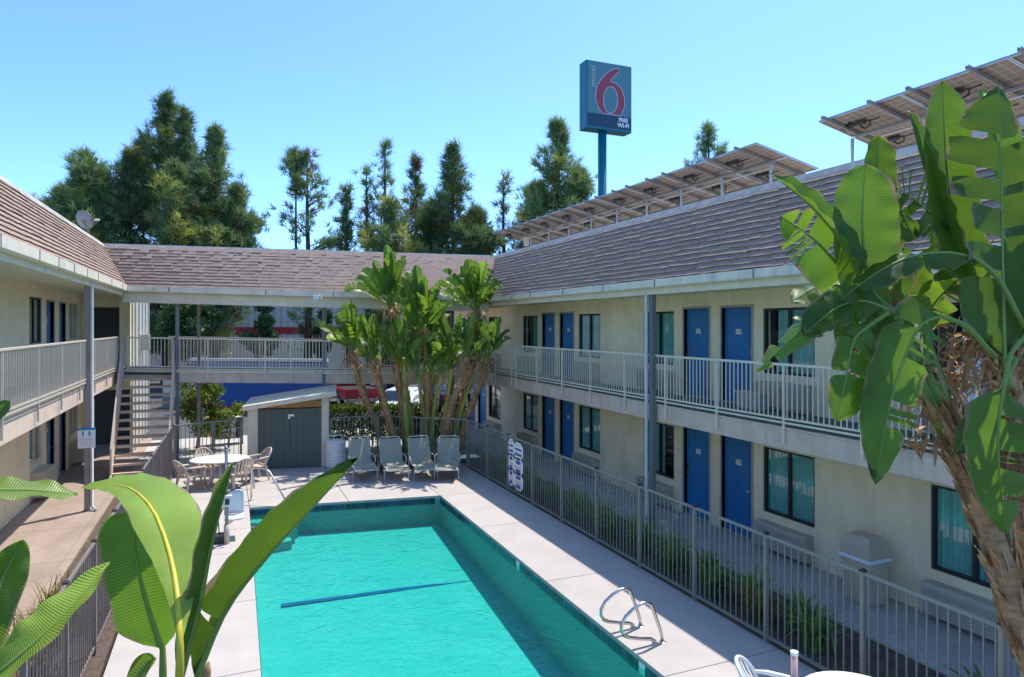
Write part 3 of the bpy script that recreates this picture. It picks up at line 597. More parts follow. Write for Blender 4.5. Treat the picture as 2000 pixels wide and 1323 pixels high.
# ================================================================== railings and fences
PICK = {}
def picket(w, h, mtl, name):
    k = (w, round(h, 3), mtl, name)
    if k not in PICK: PICK[k] = MB().box(-w / 2, w / 2, -w / 2, w / 2, 0, h).mesh(name, M[mtl])
    return PICK[k]
def rail_run(root, p, q, h, posts, step, mtl, zlow=.10, pw=.016, postw=.035, post_drop=.32, tube=.045, second=True, cap=None, name='baluster', postmtl=None, bot=.045):
    """one straight run from p to q (floor points); posts are fractions of a metre along it"""
    p = Vector(p); q = Vector(q); d = q - p; L = d.length; u = d / L; ang = math.atan2(u.y, u.x); slope = u.z
    b = MB(); b.beam(p + UP * (h - tube / 2), q + UP * (h - tube / 2), tube, tube); b.build('top_rail', M[mtl], root, bevel=.008)
    b = MB(); b.beam(p + UP * zlow, q + UP * zlow, bot * .7, bot * .7)
    b.build('bottom_rail', M[mtl], root)
    if second: MB().beam(p + UP * (zlow - .07), q + UP * (zlow - .07), bot * .7, bot * .7).build('lower_rail', M[mtl], root)
    rot = Matrix.Rotation(ang, 4, 'Z')
    pm = picket(postw, h + post_drop - (.0 if cap else tube), postmtl or mtl, 'post')
    for s in posts:
        o = link('post', pm, root, Matrix.Translation(p + u * s - UP * post_drop) @ rot)
        if cap:
            m = PICK.get(cap)
            if m is None:
                w = postw / 2 + .008; m = PICK[cap] = MB().add([(-w, -w, 0), (w, -w, 0), (w, w, 0), (-w, w, 0), (-w, -w, .02), (w, -w, .02), (w, w, .02), (-w, w, .02), (0, 0, .045)],
                    [(0, 3, 2, 1), (0, 1, 5, 4), (1, 2, 6, 5), (2, 3, 7, 6), (3, 0, 4, 7), (4, 5, 8), (5, 6, 8), (6, 7, 8), (7, 4, 8)]).mesh('post_cap', M[cap])
            link('post_cap', m, o, Matrix.Translation(p + u * s + UP * h) @ rot)
    bm_ = picket(pw, h - tube - zlow, mtl, name); n = int(L / step); ps = list(posts)
    for i in range(n):
        s = (i + .5) * L / n
        if any(abs(s - x) < postw * .9 for x in ps): continue
        link(name, bm_, root, Matrix.Translation(p + u * s + UP * zlow) @ rot)
t = thing('balcony_railing', 'long pale balcony railing with thin balusters along the upper walkway under the solar panels', 'railing', (8.6, 12, ZR), 'balcony railings')
rail_run(t, (8.585, 2.5, ZR), (8.585, 22.0, ZR), 1.02, [y - 2.5 for y in (3.9, 5.55, 7.22, 8.74, 10.42, 12.05, 13.65, 15.29, 16.86, 18.53, 20.12, 20.46, 21.9)], .107, 'rail')
t = thing('balcony_railing', 'tan balcony railing on the upper walkway beside the top of the stairs', 'railing', (-3.1, 15, ZL), 'balcony railings')
rail_run(t, (-3.04, 9, ZL), (-3.04, 24.1, ZL), 1.04, [y - 9 for y in (10.2, 12.2, 14.32, 16.2, 18.07, 20.0, 21.91, 23.9)], .10, 'railL')
t = thing('bridge_railing', 'pale railing along the front edge of the covered bridge above the shed', 'railing', tuple(bp(3, 0, 2.75)), 'bridge railings')
rail_run(t, bp(-2.85, -.06, 2.75), bp(-1.5, -.06, 2.75), 1.03, [.03, 1.33], .105, 'rail', post_drop=.0)
L0 = 10.0; rail_run(t, bp(-1.38, -.06, 2.75), bp(8.5, -.06, 2.75), 1.03, [.9, 2.65, 3.45, 5.2, 6.9, 8.6], .105, 'rail')
t = thing('bridge_railing', 'railing along the far edge of the covered bridge, seen through the front one', 'railing', tuple(bp(3, 1.8, 2.75)), 'bridge railings')
rail_run(t, bp(-2.2, 1.84, 2.75), bp(8.5, 1.84, 2.75), 1.03, [1.2, 3, 4.8, 6.6, 8.4], .115, 'railL', post_drop=.1)
def fence(label, runs, mtl='fence', loc=None, cap='fencedk', grp='fences round the pool', h=1.5, step=.118):
    t = thing('pool_fence', label, 'fence', loc or runs[0][0], grp)
    for p, q, sp in runs:
        p = Vector(p); q = Vector(q); L = (q - p).length; n = max(1, round(L / sp))
        rail_run(t, p, q, h, [L * i / n for i in range(n + 1)], step, mtl, zlow=.09, pw=.0145, postw=.052, post_drop=0, tube=.04, second=False, cap=cap, name='picket', bot=.05)
    return t
fence('long green grey metal picket fence between the pool deck and the planting bed', [((6.93, 4.25, 0), (6.93, 19.9, 0), 1.645)], loc=(6.93, 12, 0))
fence('short metal fence leg leading off the nearest post towards the white table', [((6.90, 4.2, 0), (6.1, 3.2, 0), 1.2)], loc=(6.5, 3.7, 0))
fence('brown grey metal picket fence between the pool deck and the tan pavement', [((-1.68, 7.4, 0), (-1.42, 21.9, 0), 1.66)], 'fencebr', loc=(-1.55, 14, 0))
fence('metal fence panels behind the round patio table, left of the shed', [((-1.36, 22.05, 0), (-.35, 22.6, 0), 1.2), ((-.35, 22.6, 0), (.45, 22.75, 0), .9)], loc=(-.4, 22.4, 0))
fence('metal fence behind the loungers, between the shed and the leafy clump', [((3.05, 22.0, 0), (4.55, 22.05, 0), 1.5), ((4.55, 22.05, 0), (6.93, 20.05, 0), 1.55)], loc=(4.5, 22, 0))
# ================================================================== stairs
st = thing('outdoor_stairs', 'straight open wooden stairs with taupe stringers climbing to the covered bridge', 'stairs', (-2.25, 21.9, 0))
nst = 13; TOP = 2.98; ya, yb = 21.95, 24.25
def sp_(k): return ya + (yb - ya) * k / nst, TOP * k / nst
for xs in (-2.95, -1.5):
    b = MB(); b.beam((xs, ya - .02, .02), (xs, yb + .08, TOP + .02), .05, .30); b.build('stringer', M['fascia'], st, bevel=.005)
    b = MB(); b.beam((xs, ya - .02, .93), (xs, yb + .05, TOP + .93), .045, .05)
    pl = [(0, .22), (0, .92)]; b.beam((xs, ya - .02, .15), (xs, ya - .02, .94), .045, .045, up=(0, 1, 0)); b.build('handrail', M['railL'], st, bevel=.005)
    b = MB()
    # boarded side under the handrail
    y0_, z0_ = ya, 0; b.add([(xs - .012, ya, .16), (xs - .012, yb, TOP + .16), (xs - .012, yb, TOP + .90), (xs - .012, ya, .90), (xs + .012, ya, .16), (xs + .012, yb, TOP + .16), (xs + .012, yb, TOP + .90), (xs + .012, ya, .90)],
        [(0, 1, 2, 3), (4, 7, 6, 5), (0, 4, 5, 1), (3, 2, 6, 7), (0, 3, 7, 4), (1, 5, 6, 2)])
    b.build('side_panel', M['fascia'], st)
trm = MB().box(-.70, .70, -.13, .15, -.06, .0).mesh('tread', M['tread'])
for k in range(1, nst):
    y, z = sp_(k); link('tread', trm, st, Matrix.Translation((-2.225, y, z)))
# ================================================================== shed
sh = thing('pool_shed', 'cream pool shed with two dark green doors and a tilted sheet roof', 'shed', (1.75, 22.6, 0))
SA, SB = Vector((.62, 22.22, 0)), Vector((2.98, 21.85, 0)); sx = (SB - SA).normalized(); sy = Vector((-sx.y, sx.x, 0)); SW = (SB - SA).length
F4 = frame4(SA, sx, sy)
def shb(b, x0, x1, y0, y1, z0, z1): b.box(x0, x1, y0, y1, z0, z1, F4); return b
b = MB(); shb(b, 0, .30, 0, .12, 0, 1.92); b.build('corner_panel', M['shedp'], sh, bevel=.006)
b = MB(); shb(b, SW - .22, SW, 0, .12, 0, 2.30); b.build('corner_panel', M['shedp'], sh, bevel=.006)
b = MB(); b.add([F4 @ Vector(v) for v in ((0, .121, 0), (0, 1.5, 0), (0, 1.5, 1.95), (0, .121, 1.95), (.05, .121, 0), (.05, 1.5, 0), (.05, 1.5, 1.95), (.05, .121, 1.95))], [(0, 3, 2, 1), (4, 5, 6, 7), (0, 1, 5, 4), (3, 7, 6, 2), (0, 4, 7, 3), (1, 2, 6, 5)])
shb(b, SW - .05, SW, .121, 1.5, 0, 2.28); shb(b, .05, SW - .05, 1.45, 1.5, 0, 2.0); b.build('side_wall', M['shedp'], sh)
for a, c in ((.305, .305 + (SW - .53) / 2 - .004), (.305 + (SW - .53) / 2 + .004, SW - .225)):
    d = MB(); shb(d, a, c, .02, .06, .015, 1.83); do = d.build('door', M['shedd'], sh, bevel=.004)
    g = MB(); n = 5
    for i in range(1, n): x = a + (c - a) * i / n; shb(g, x - .004, x + .004, .016, .022, .02, 1.82)
    g.build('door_groove', M['fencedk'], do)
b = MB(); xm = .305 + (SW - .53) / 2; shb(b, xm - .05, xm + .12, -.005, .017, 1.60, 1.66); shb(b, xm - .045, xm - .0, -.015, -.0055, 1.52, 1.60); b.build('latch', M['metal'], sh)
b = MB(); b.add([F4 @ Vector(v) for v in ((.30, .06, 1.86), (SW - .22, .06, 1.86), (SW - .22, .06, 2.2), (.30, .06, 1.92), (.30, .10, 1.86), (SW - .22, .10, 1.86), (SW - .22, .10, 2.2), (.30, .10, 1.92))], [(0, 1, 2, 3), (4, 7, 6, 5), (0, 4, 5, 1), (3, 2, 6, 7), (0, 3, 7, 4), (1, 5, 6, 2)])
shb(b, SW - .42, SW - .23, .01, .058, 1.90, 2.05); b.build('header_board', M['wood'], sh)
b = MB()
rf = [(-.10, -.30, 1.94), (SW + .22, -.30, 2.33), (SW + .22, 1.62, 2.40), (-.10, 1.62, 2.02)]
b.add([F4 @ Vector(v) for v in rf] + [F4 @ (Vector(v) + UP * .035) for v in rf], [(0, 3, 2, 1), (4, 5, 6, 7), (0, 1, 5, 4), (1, 2, 6, 5), (2, 3, 7, 6), (3, 0, 4, 7)])
ro = b.build('roof', M['roofp'], sh)
b = MB(); b.beam(F4 @ Vector((-.11, -.315, 1.905)), F4 @ Vector((SW + .23, -.315, 2.295)), .03, .14); b.build('roof_fascia', M['shedp'], ro, bevel=.004)
# ================================================================== signs
ms = thing('motel_sign', 'tall blue pole sign with a big red 6 standing beyond the roof', 'sign', (23.5, 40.1, 0))
MB().tube([(23.45, 40.1, -.05), (23.45, 40.1, 17.5)], .29, 16).build('pole', M['sign'], ms, smooth=True)
sx0, sy0, sz0, sz1, sw, sdp = 21.94, 39.59, 17.45, 21.95, 3.5, .95
b = MB(); b.box(sx0, sx0 + sw, sy0, sy0 + sdp, sz0, sz1); b.build('cabinet', M['sign'], ms, bevel=.03)
fy = sy0 - .012
MB().box(sx0 + .10, sx0 + sw - .04, fy, sy0 - .001, sz0 + 1.02, sz1 - .06).build('sign_face', M['face'], ms)
MB().box(sx0 + .10, sx0 + sw - .04, fy, sy0 - .001, sz0 + .18, sz0 + 1.0).build('message_panel', M['facedk'], ms)
SIX = [(690, 297), (715, 303), (731, 322), (722, 345), (690, 378), (640, 425), (603, 470), (640, 470), (685, 487), (728, 525), (762, 575), (787, 640), (800, 720), (795, 790), (772, 850), (737, 905), (660, 893), (580, 880), (495, 865), (455, 808), (425, 735), (411, 650), (418, 570), (438, 505), (475, 440), (525, 382), (585, 335), (640, 307)]
HOL = [(610 + 88 * math.cos(a), 697 + 165 * math.sin(a)) for a in [2 * math.pi * k / 24 for k in range(24)]]
def s2w(p, yo):
    u = (p[0] - 300) / 588; top = 175 + 110 * u; bot = 1040 + 80 * u; v = (p[1] - top) / (bot - top)
    return Vector((sx0 + u * sw, fy - yo, sz1 - v * (sz1 - sz0)))
def sixpart(name, mtl, g, yo, th, parent):
    def off(pl, g):
        r = []; n = len(pl); ar = sum(pl[i][0] * pl[(i + 1) % n][1] - pl[(i + 1) % n][0] * pl[i][1] for i in range(n)); sg = 1 if ar > 0 else -1
        for i in range(n):
            a, c = Vector(pl[i - 1]), Vector(pl[(i + 1) % n]); t_ = (c - a).normalized(); r.append((pl[i][0] - sg * t_.y * g, pl[i][1] + sg * t_.x * g))
        return r
    o_ = [s2w(p, yo) for p in off(SIX, g)]; h_ = [s2w(p, yo) for p in off(HOL, -g)]
    tri = tessellate_polygon([o_, h_]); P_ = o_ + h_; b = MB(); n = len(P_)
    bk = [p + Vector((0, th, 0)) for p in P_]
    fs = [tuple(t_) for t_ in tri]
    for ring, st_ in ((o_, 0), (h_, len(o_))):
        m = len(ring); fs += [(st_ + i, st_ + (i + 1) % m, n + st_ + (i + 1) % m, n + st_ + i) for i in range(m)]
    b.add(P_ + bk, fs); return b.build(name, M[mtl], parent)
sixpart('numeral_outline', 'grey', 0, .012, .011, ms); sixpart('numeral', 'red', 9, .022, .009, ms)
text('motel', .62, M['grey'], 'lettering', ms, frame4((sx0 + .50, fy - .012, sz0 + 3.45), (0, 0, 1), (-1, 0, 0)), .006, thick=-.004)
text('FREE', .36, M['plate'], 'lettering', ms, frame4((sx0 + 2.83, fy - .012, sz0 + .78), (1, 0, 0), (0, 0, 1)), .006, thick=.012)
text('Wi-Fi', .40, M['plate'], 'lettering', ms, frame4((sx0 + 2.83, fy - .012, sz0 + .42), (1, 0, 0), (0, 0, 1)), .006, thick=.014)
# notice on the tan post
nx, ny = -3.03, 18.84 - .075
nb = MB().box(nx - .17, nx + .19, ny - .012, ny, 1.50, 1.98).build('pool_notice', M['plate'], None, at=(nx, ny, 1.5), bevel=.004)
tag(nb, 'white notice with a blue heading fixed to the tan post by the stairs', 'sign')
MB().box(nx - .17, nx + .19, ny - .016, ny - .0125, 1.925, 1.982).build('heading_band', M['signcyan'], nb)
for dx in (-.06, .07):
    g = MB(); g.lathe([(.022, 0), (.022, .004)], (0, 0, 0), 12); g = MB()
    cx, cz = nx + dx, 1.84
    g.box(cx - .022, cx + .022, ny - .015, ny - .0125, cz - .02, cz + .03); g.box(cx - .012, cx + .012, ny - .0152, ny - .0126, cz - .06, cz - .021); g.box(cx - .014, cx + .014, ny - .0152, ny - .0126, cz + .034, cz + .062)
    g.build('pictogram', M['signcyan'], nb)
g = MB()
for i in range(7): g.box(nx - .13, nx + .13 - (i % 3) * .03, ny - .0145, ny - .0125, 1.72 - i * .028, 1.728 - i * .028)
g.build('text_line', M['grey'], nb)
# rules board of hexagon stickers on the fence
hb = thing('pool_rules_sign', 'blue and white pool rules sign of joined octagons hung on the picket fence', 'sign', (6.86, 16.1, .2))
def octa(yc, zc, w, h, k): return [(yc + a * w, zc + c * h) for a, c in ((-.5, .25), (-.22, .5), (.22, .5), (.5, .25), (.5, -.25), (.22, -.5), (-.22, -.5), (-.5, -.25))]
def yz(poly, x0, x1, m, name, par):
    b = MB(); n = len(poly); b.add([(x0, p[0], p[1]) for p in poly] + [(x1, p[0], p[1]) for p in poly], [tuple(range(n)), tuple(range(n, 2 * n))[::-1]] + [(i, n + i, n + (i + 1) % n, (i + 1) % n) for i in range(n)])
    return b.build(name, M[m], par)
for (yc, wd, sh_) in ((16.45, .36, 0), (15.98, .58, -.03)):
    for r, zc in enumerate((1.22, .83, .44)):
        zc += sh_; p_ = yz(octa(yc, zc, wd, .44, 0), 6.885, 6.895, 'plate', 'sign_plate', hb)
        cols = (('signpink', .14, .16), ('signblue', .02, .07), ('signblue', -.12, -.06)) if (r == 0) else (('signblue', .06, .15), ('signpink', -.035, .0), ('signblue', -.17, -.07))
        for i, (m_, a, c) in enumerate(cols):
            hw = wd * (.40 if abs((a + c) / 2) < .1 else .27)
            yz([(yc - hw, zc + a), (yc + hw, zc + a), (yc + hw * .9, zc + c), (yc - hw * .9, zc + c)], 6.880, 6.8845, m_, 'sign_print', p_)
# ================================================================== solar arrays
def solar(label, ya_, ncol, loc):
    t = thing('solar_array', label, 'solar panels', loc, 'solar arrays on the flat roof')
    hx, hz, lx, lz = 11.46, 8.67, 13.41, 8.24; D = Vector((lx - hx, 0, lz - hz)); w = D.length; D.normalize(); N_ = Vector((-D.z, 0, D.x))
    pw, ph = 1.86, w / 2 - .01
    bk = MB(); bk.box(.03, pw - .03, .03, ph - .03, -.004, .012); bkm = bk.mesh('panel', M['panelback'])
    fr = MB()
    for a in ((0, pw, 0, .03), (0, pw, ph - .03, ph), (0, .03, .03, ph - .03), (pw - .03, pw, .03, ph - .03)): fr.box(*a, -.022, .018)
    frm = fr.mesh('panel_frame', M['panelfr'])
    cl = MB()
    for i in range(1, 11): x = .03 + (pw - .06) * i / 11; cl.box(x - .004, x + .004, .03, ph - .03, -.0055, -.0045)
    for i in range(1, 6): y = .03 + (ph - .06) * i / 6; cl.box(.03, pw - .03, y - .004, y + .004, -.0058, -.0046)
    clm = cl.mesh('cell_grid', M['panelback2'])
    ce = MB().box(.03, pw - .03, .03, ph - .03, .0125, .0165); cem = ce.mesh('cells', M['panelcell'])
    jb = MB(); jb.lathe([(.02, -.07), (.07, -.068), (.11, -.05), (.09, -.03), (.05, -.006)], (0, 0, 0), 9, 1.3, .8); jb.box(-.32, -.05, -.05, .05, -.05, -.006); jb.tube([(-.3, 0, -.03), (-.42, .08, -.07), (-.5, .02, -.02)], .012, 5); jb.tube([(-.1, .1, -.03), (-.02, .16, -.10), (.14, .12, -.09), (.22, .0, -.04)], .018, 5); jb.tube([(-.2, -.12, -.02), (0, -.17, -.10), (.2, -.1, -.05)], .015, 5); jb.tube([(.1, 0, -.03), (.3, -.06, -.09), (.42, .03, -.02)], .012, 5)
    jbm = jb.mesh('junction_box', M['bbox'])
    for c in range(ncol):
        y0 = ya_ + c * 1.88
        for r in range(2):
            o4 = frame4(Vector((hx, y0 + .01 + pw, hz)) + D * (r * (w / 2)), (0, -1, 0), D)
            p_ = link('panel', bkm, t, o4); link('panel_frame', frm, p_, o4); link('cell_grid', clm, p_, o4); link('cells', cem, p_, o4)
            link('junction_box', jbm, p_, o4 @ Matrix.Translation((.62 + .1 * (c % 2), ph * .5, 0)))
    for c in range(ncol):
        for f_ in (.52, 1.60):
            y = ya_ + c * 1.88 + f_; A_ = Vector((hx, y, hz)) - D * .20 - N_ * .055; B_ = Vector((hx, y, hz)) + D * (w + .05) - N_ * .055
            b = MB()
            for o_ in (-.022, .022): b.beam(A_ + Vector((0, o_, 0)), B_ + Vector((0, o_, 0)), .006, .065, up=N_)
            b.beam(A_ + N_ * -.03, B_ + N_ * -.03, .05, .006, up=N_); b.build('rail', M['galv'], t)
    yb_ = ya_ + ncol * 1.88
    for dx, m_ in ((.80, .055), (1.75, .05)):
        zc = hz + D.z / D.x * dx - .115
        MB().beam((hx + dx, ya_ + .25, zc), (hx + dx, yb_ - .25, zc), m_, .05).build('purlin', M['galv'], t)
        y = ya_ + .40
        while y < yb_:
            MB().tube([(hx + dx, y, 6.3), (hx + dx, y, zc - .02)], .034, 8).build('post', M['pipe'], t, smooth=True); y += 1.77
    b = MB(); b.tube([(hx + 1.05, ya_ + .6, hz - .36), (hx + 1.05, yb_ - .5, hz - .36)], .016, 6); b.build('conduit', M['pipe'], t)
    b = MB(); b.box(hx + .72, hx + .88, yb_ - 2.0, yb_ - 1.75, hz - .75, hz - .38); b.build('combiner_box', M['fascia'], t)
M['panelback2'] = mat('cell_gap_lines', (.66, .58, .47), .6, var=.05)
solar('long solar array on thin posts behind the shingled roof, below the motel sign', 12.5, 9, (12.3, 21, 6.3))
solar('nearer solar array overhanging the roof above the large leaves', 10.70 - 1.88 * 5, 5, (12.3, 6, 6.3))
# ================================================================== satellite dish and eave light
dh = thing('satellite_dish', 'small grey satellite dish on a bent mast at the top of the tan roof', 'satellite dish', tuple(atd(195, 485, 23.3)))
c = atd(166, 430, 23.2); ax = (Vector((.45, .75, .40))).normalized(); e1 = ax.cross(UP).normalized(); e2 = e1.cross(ax)
rows = [[c + (e1 * math.cos(a) * r * .95 + e2 * math.sin(a) * r) * .33 + ax * (.09 * r * r - .09) for a in [2 * math.pi * k / 24 for k in range(25)]] for r in (0.02, .35, .7, 1.)]
MB().grid(rows).build('reflector', M['dish'], dh, smooth=True, solid=.015)
m0 = atd(172, 452, 23.3); m1 = atd(193, 480, 23.3)
b = MB(); b.tube([c - ax * .12, m0 - UP * .03, m0 - UP * .12, m1], .02, 8); b.tube([m0 - UP * .12, atd(183, 470, 23.5)], .012, 6); b.build('mast', M['galv'], dh)
b = MB(); f0 = atd(195, 430, 23.5); b.tube([m0 - UP * .05, atd(176, 446, 23.4), f0], .012, 6); b.build('feed_arm', M['galv'], dh)
b = MB(); b.tube([f0, f0 + (c - f0).normalized() * .16], .035, 8); b.build('receiver', M['pipe'], dh)
fl_ = thing('eave_floodlight', 'small white floodlight on the bridge gutter left of the leafy clump', 'light', tuple(atd(622, 582, 21.0)))
c = atd(618, 581, 21.0); b = MB(); b.beam(c + RT * -.08, c + RT * .10, .15, .13); b.build('housing', M['white'], fl_, bevel=.01)
b = MB(); b.beam(c + RT * .02 + FW * .15, c + RT * .02 - FW * .06 , .05, .05); b.build('bracket', M['white'], fl_)
b = MB(); b.beam(c + RT * .095 - UP * .01, c + RT * .16 - UP * .01, .14, .11); b.build('shade', M['fascia'], fl_)

# ================================================================== poolside furniture
def make_lounger():
    t = thing('sun_lounger', 'strap lounger', 'sun lounger')
    W2 = .31; bh = .78; ang = R_(62); y0 = 0.0; ys_ = -1.2
    hz = .36
    fr = MB()
    for s in (-1, 1):
        x = s * W2
        fr.tube([(x, ys_, .34), (x, -.9, .37), (x, 0, hz), (x, .25, hz)], .016, 8)
    fr.tube([(-W2, ys_, .34), (W2, ys_, .34)], .016, 8); fr.tube([(-W2, .25, hz), (W2, .25, hz)], .016, 8)
    fr.build('seat_frame', M['frame'], t, smooth=True)
    bk = MB(); B = lambda d: (0, math.cos(ang) * d, hz + math.sin(ang) * d)
    P = [(-W2, *B(0)[1:]), (-W2, *B(bh - .07)[1:]), (-W2 + .03, *B(bh - .02)[1:]), (-W2 + .09, *B(bh)[1:]), (W2 - .09, *B(bh)[1:]), (W2 - .03, *B(bh - .02)[1:]), (W2, *B(bh - .07)[1:]), (W2, *B(0)[1:])]
    bk.tube(P, .015, 8); bk.build('back_frame', M['frame'], t, smooth=True)
    sm = MB(); sm.box(-W2 - .006, W2 + .006, -.021, .021, -.019, .019); sm = sm.mesh('strap', M['strap'])
    for i in range(14):
        d = .04 + i * (bh - .13) / 13; link('strap', sm, t, Matrix.Translation(B(d)) @ Matrix.Rotation(ang, 4, 'X'))
    for i in range(22):
        y = -.03 - i * (1.12 / 21); z = hz + (.0 if y > -.9 else (y + .9) * .07) + (y / 1.2) * .004
        link('strap', sm, t, Matrix.Translation((0, y, z)))
    for s in (-1, 1):
        for y in (-.85, .12):
            MB().tube([(s * W2, y, hz - .01), (s * (W2 + .03), y - .03, .18), (s * (W2 + .035), y - .05, 0)], .015, 8).build('leg', M['frame'], t, smooth=True)
        MB().tube([(s * (W2 + .02), -.42, hz), (s * (W2 + .05), -.44, hz + .12), (s * (W2 + .06), -.36, hz + .19), (s * (W2 + .055), -.12, hz + .21), (s * (W2 + .03), .10, hz + .20), (s * W2, .16, hz + .24)], .016, 8).build('armrest', M['frame'], t, smooth=True)
    return t
L0 = make_lounger(); G = 'loungers in a row by the fence'
LBL = ['dappled grey green strap lounger nearest the shed', 'grey green strap lounger between the two small dark tables', 'upright strap lounger at the right of the second dark table, facing the pool', 'strap lounger at the end of the row by the picket fence, set slightly aslant']
for i, (px, py, rz) in enumerate(((715, 938, -.03), (778, 938, -.06), (836, 936, -.08), (893, 936, -.36))):
    p = atz(px, py); p.z = 0; p = p + Vector((0, .85, 0)); o = L0 if i == 0 else dup(L0, p, rz, LBL[i])
    if i == 0: put(L0, p, rz); L0['label'] = LBL[0]
    o['group'] = G
def make_chair(m):
    t = thing('patio_chair', 'resin armchair', 'chair')
    nu, nv = 9, 6; W2 = .24
    rows = [[((u / (nu - 1) * 2 - 1) * (W2 - .02 * v / (nv - 1)), -.25 + v / (nv - 1) * .45, .42 - .035 * math.sin(math.pi * v / (nv - 1)) * (1 - (u / (nu - 1) * 2 - 1) ** 2) - .02 * v / (nv - 1) - (.02 if v == 0 else 0)) for u in range(nu)] for v in range(nv)]
    MB().grid(rows).build('seat', M[m], t, smooth=True, solid=.016)
    # arched back: rim and slats
    def bpt(u, h):
        return (u * .235, .21 + h * .24 - .05 * (1 - u * u) * 0 + .05 * (1 - u * u) - .05, .40 + h * .47)
    rim = [bpt(math.sin(a) * (1.0 if abs(a) < 1.7 else 1.0), .52 + .48 * math.cos(a)) for a in [R_(-112 + 224 * k / 20) for k in range(21)]]
    rim = [bpt(-.80, .02)] + [bpt(-.95, .2)] + rim + [bpt(.95, .2)] + [bpt(.80, .02)]
    MB().tube(rim, .021, 8).build('back_rim', M[m], t, smooth=True)
    for k in range(5):
        u = (k - 2) / 2 * .66; top = .52 + .46 * math.sqrt(max(0, 1 - (u * 1.05) ** 2))
        b = MB(); pts = [bpt(u, .04), bpt(u, .3), bpt(u, .6), bpt(u, top)]
        for a, c in zip(pts, pts[1:]): b.beam(a, c, .042, .012, up=(0, 1, 0))
        b.build('back_slat', M[m], t)
    b = MB(); b.beam(bpt(-.75, .05), bpt(.75, .05), .03, .06, up=(0, 0, 1)); b.build('back_rail', M[m], t, bevel=.006)
    for s in (-1, 1):
        MB().tube([(s * .235, .30, .66), (s * .275, .16, .655), (s * .285, -.02, .64), (s * .28, -.18, .63), (s * .265, -.255, .60), (s * .255, -.265, .52)], [.018, .026, .028, .028, .026, .022], 8).build('armrest', M[m], t, smooth=True)
        for y, yt in ((-.26, -.24), (.27, .19)):
            b = MB(); b.add([(s * .275 - .025, y - .02, 0), (s * .275 + .025, y - .02, 0), (s * .275 + .025, y + .02, 0), (s * .275 - .025, y + .02, 0), (s * .24 - .032, yt - .03, .53 if y < 0 else .42), (s * .24 + .032, yt - .03, .53 if y < 0 else .42), (s * .24 + .032, yt + .03, .53 if y < 0 else .42), (s * .24 - .032, yt + .03, .53 if y < 0 else .42)],
                [(0, 3, 2, 1), (4, 5, 6, 7), (0, 1, 5, 4), (1, 2, 6, 5), (2, 3, 7, 6), (3, 0, 4, 7)]); b.build('leg', M[m], t, bevel=.008)
    return t
def make_table(m, ml, rx, ry, label):
    t = thing('patio_table', label, 'table')
    b = MB(); b.lathe([(.02, .70), (.93, .70), (.985, .705), (1., .72), (.985, .735), (.02, .738)], (0, 0, 0), 40, rx, ry); b.build('tabletop', M[m], t, smooth=False)
    for k in range(4):
        a = math.pi / 4 + k * math.pi / 2; x, y = math.cos(a), math.sin(a)
        b = MB(); b.tube([(x * .36 * rx / .6, y * .36 * ry / .6, .695), (x * .26, y * .26, .45), (x * .30, y * .30, .2), (x * .42, y * .42, 0)], [.05, .04, .04, .045], 8); b.build('leg', M[ml], t, smooth=True)
    return t
tb = make_table('white', 'beige', .78, .60, 'oval white topped patio table with four beige chairs round it')
TC = Vector((-.13, 20.45, 0)); put(tb, TC, -.15)
C0 = make_chair('beige'); G = 'beige chairs round the patio table'
for i, (dx, dy, rz, lb) in enumerate(((-.72, -.38, 2.15, 'beige resin armchair by the fence corner, at the left end of the oval table'), (-.33, .75, .35, 'beige resin armchair behind the oval table, its back to the fence'), (.50, -.62, 3.5, 'beige resin armchair on the near side of the oval table, back to the pool'), (.92, .28, -1.15, 'beige resin armchair between the oval table and the shed'))):
    p = TC + Vector((dx, dy, 0))
    if i == 0: put(C0, p, rz); C0['label'] = lb; C0['group'] = G
    else: dup(C0, p, rz, lb, G)
t2 = make_table('white', 'white', .55, .55, 'white round table with a pale pole standing beside it'); put(t2, (5.73, 4.86, 0), .3)
cw = make_chair('white'); put(cw, (5.30, 5.42, 0), .75); cw['label'] = 'white resin chair beside the white round table'; cw['group'] = 'white chairs'
b = MB(); pc = Vector((5.61, 5.56, 0)); b.tube([pc, pc + UP * .9], .036, 14); po = b.build('umbrella_pole', M['pink'], None, smooth=True, at=pc)
tag(po, 'short pinkish open topped pole standing behind the white round table', 'pole')
MB().tube([pc + UP * .88, pc + UP * .915], .042, 14).build('rim', M['white'], po)
MB().lathe([(.17, 0), (.17, .05), (.13, .09), (.05, .1)], pc, 20).build('base', M['white'], po)
def side_table(p, label):
    t = thing('side_table', label, 'side table', p, 'small dark side tables')
    b = MB(); b.lathe([(.26, .44), (.27, .45), (.27, .475), (.25, .48)], p, 20); b.build('tabletop', M['dktable'], t)
    b = MB()
    b.lathe([(.17, .05), (.13, .25), (.17, .435)], p, 14); b.build('drum', M['dktable'], t)
    for k in range(3):
        a = k * 2.1 + .4; MB().tube([Vector(p) + Vector((math.cos(a) * .2, math.sin(a) * .2, .43)), Vector(p) + Vector((math.cos(a) * .23, math.sin(a) * .23, 0))], .014, 6).build('leg', M['frame'], t)
    return t
q = atz(741, 925); side_table((q.x, q.y + .25, 0), 'small round dark side table beside the lounger nearest the shed')
q = atz(802, 918); side_table((q.x, q.y + .3, 0), 'small round dark side table between the two middle loungers')
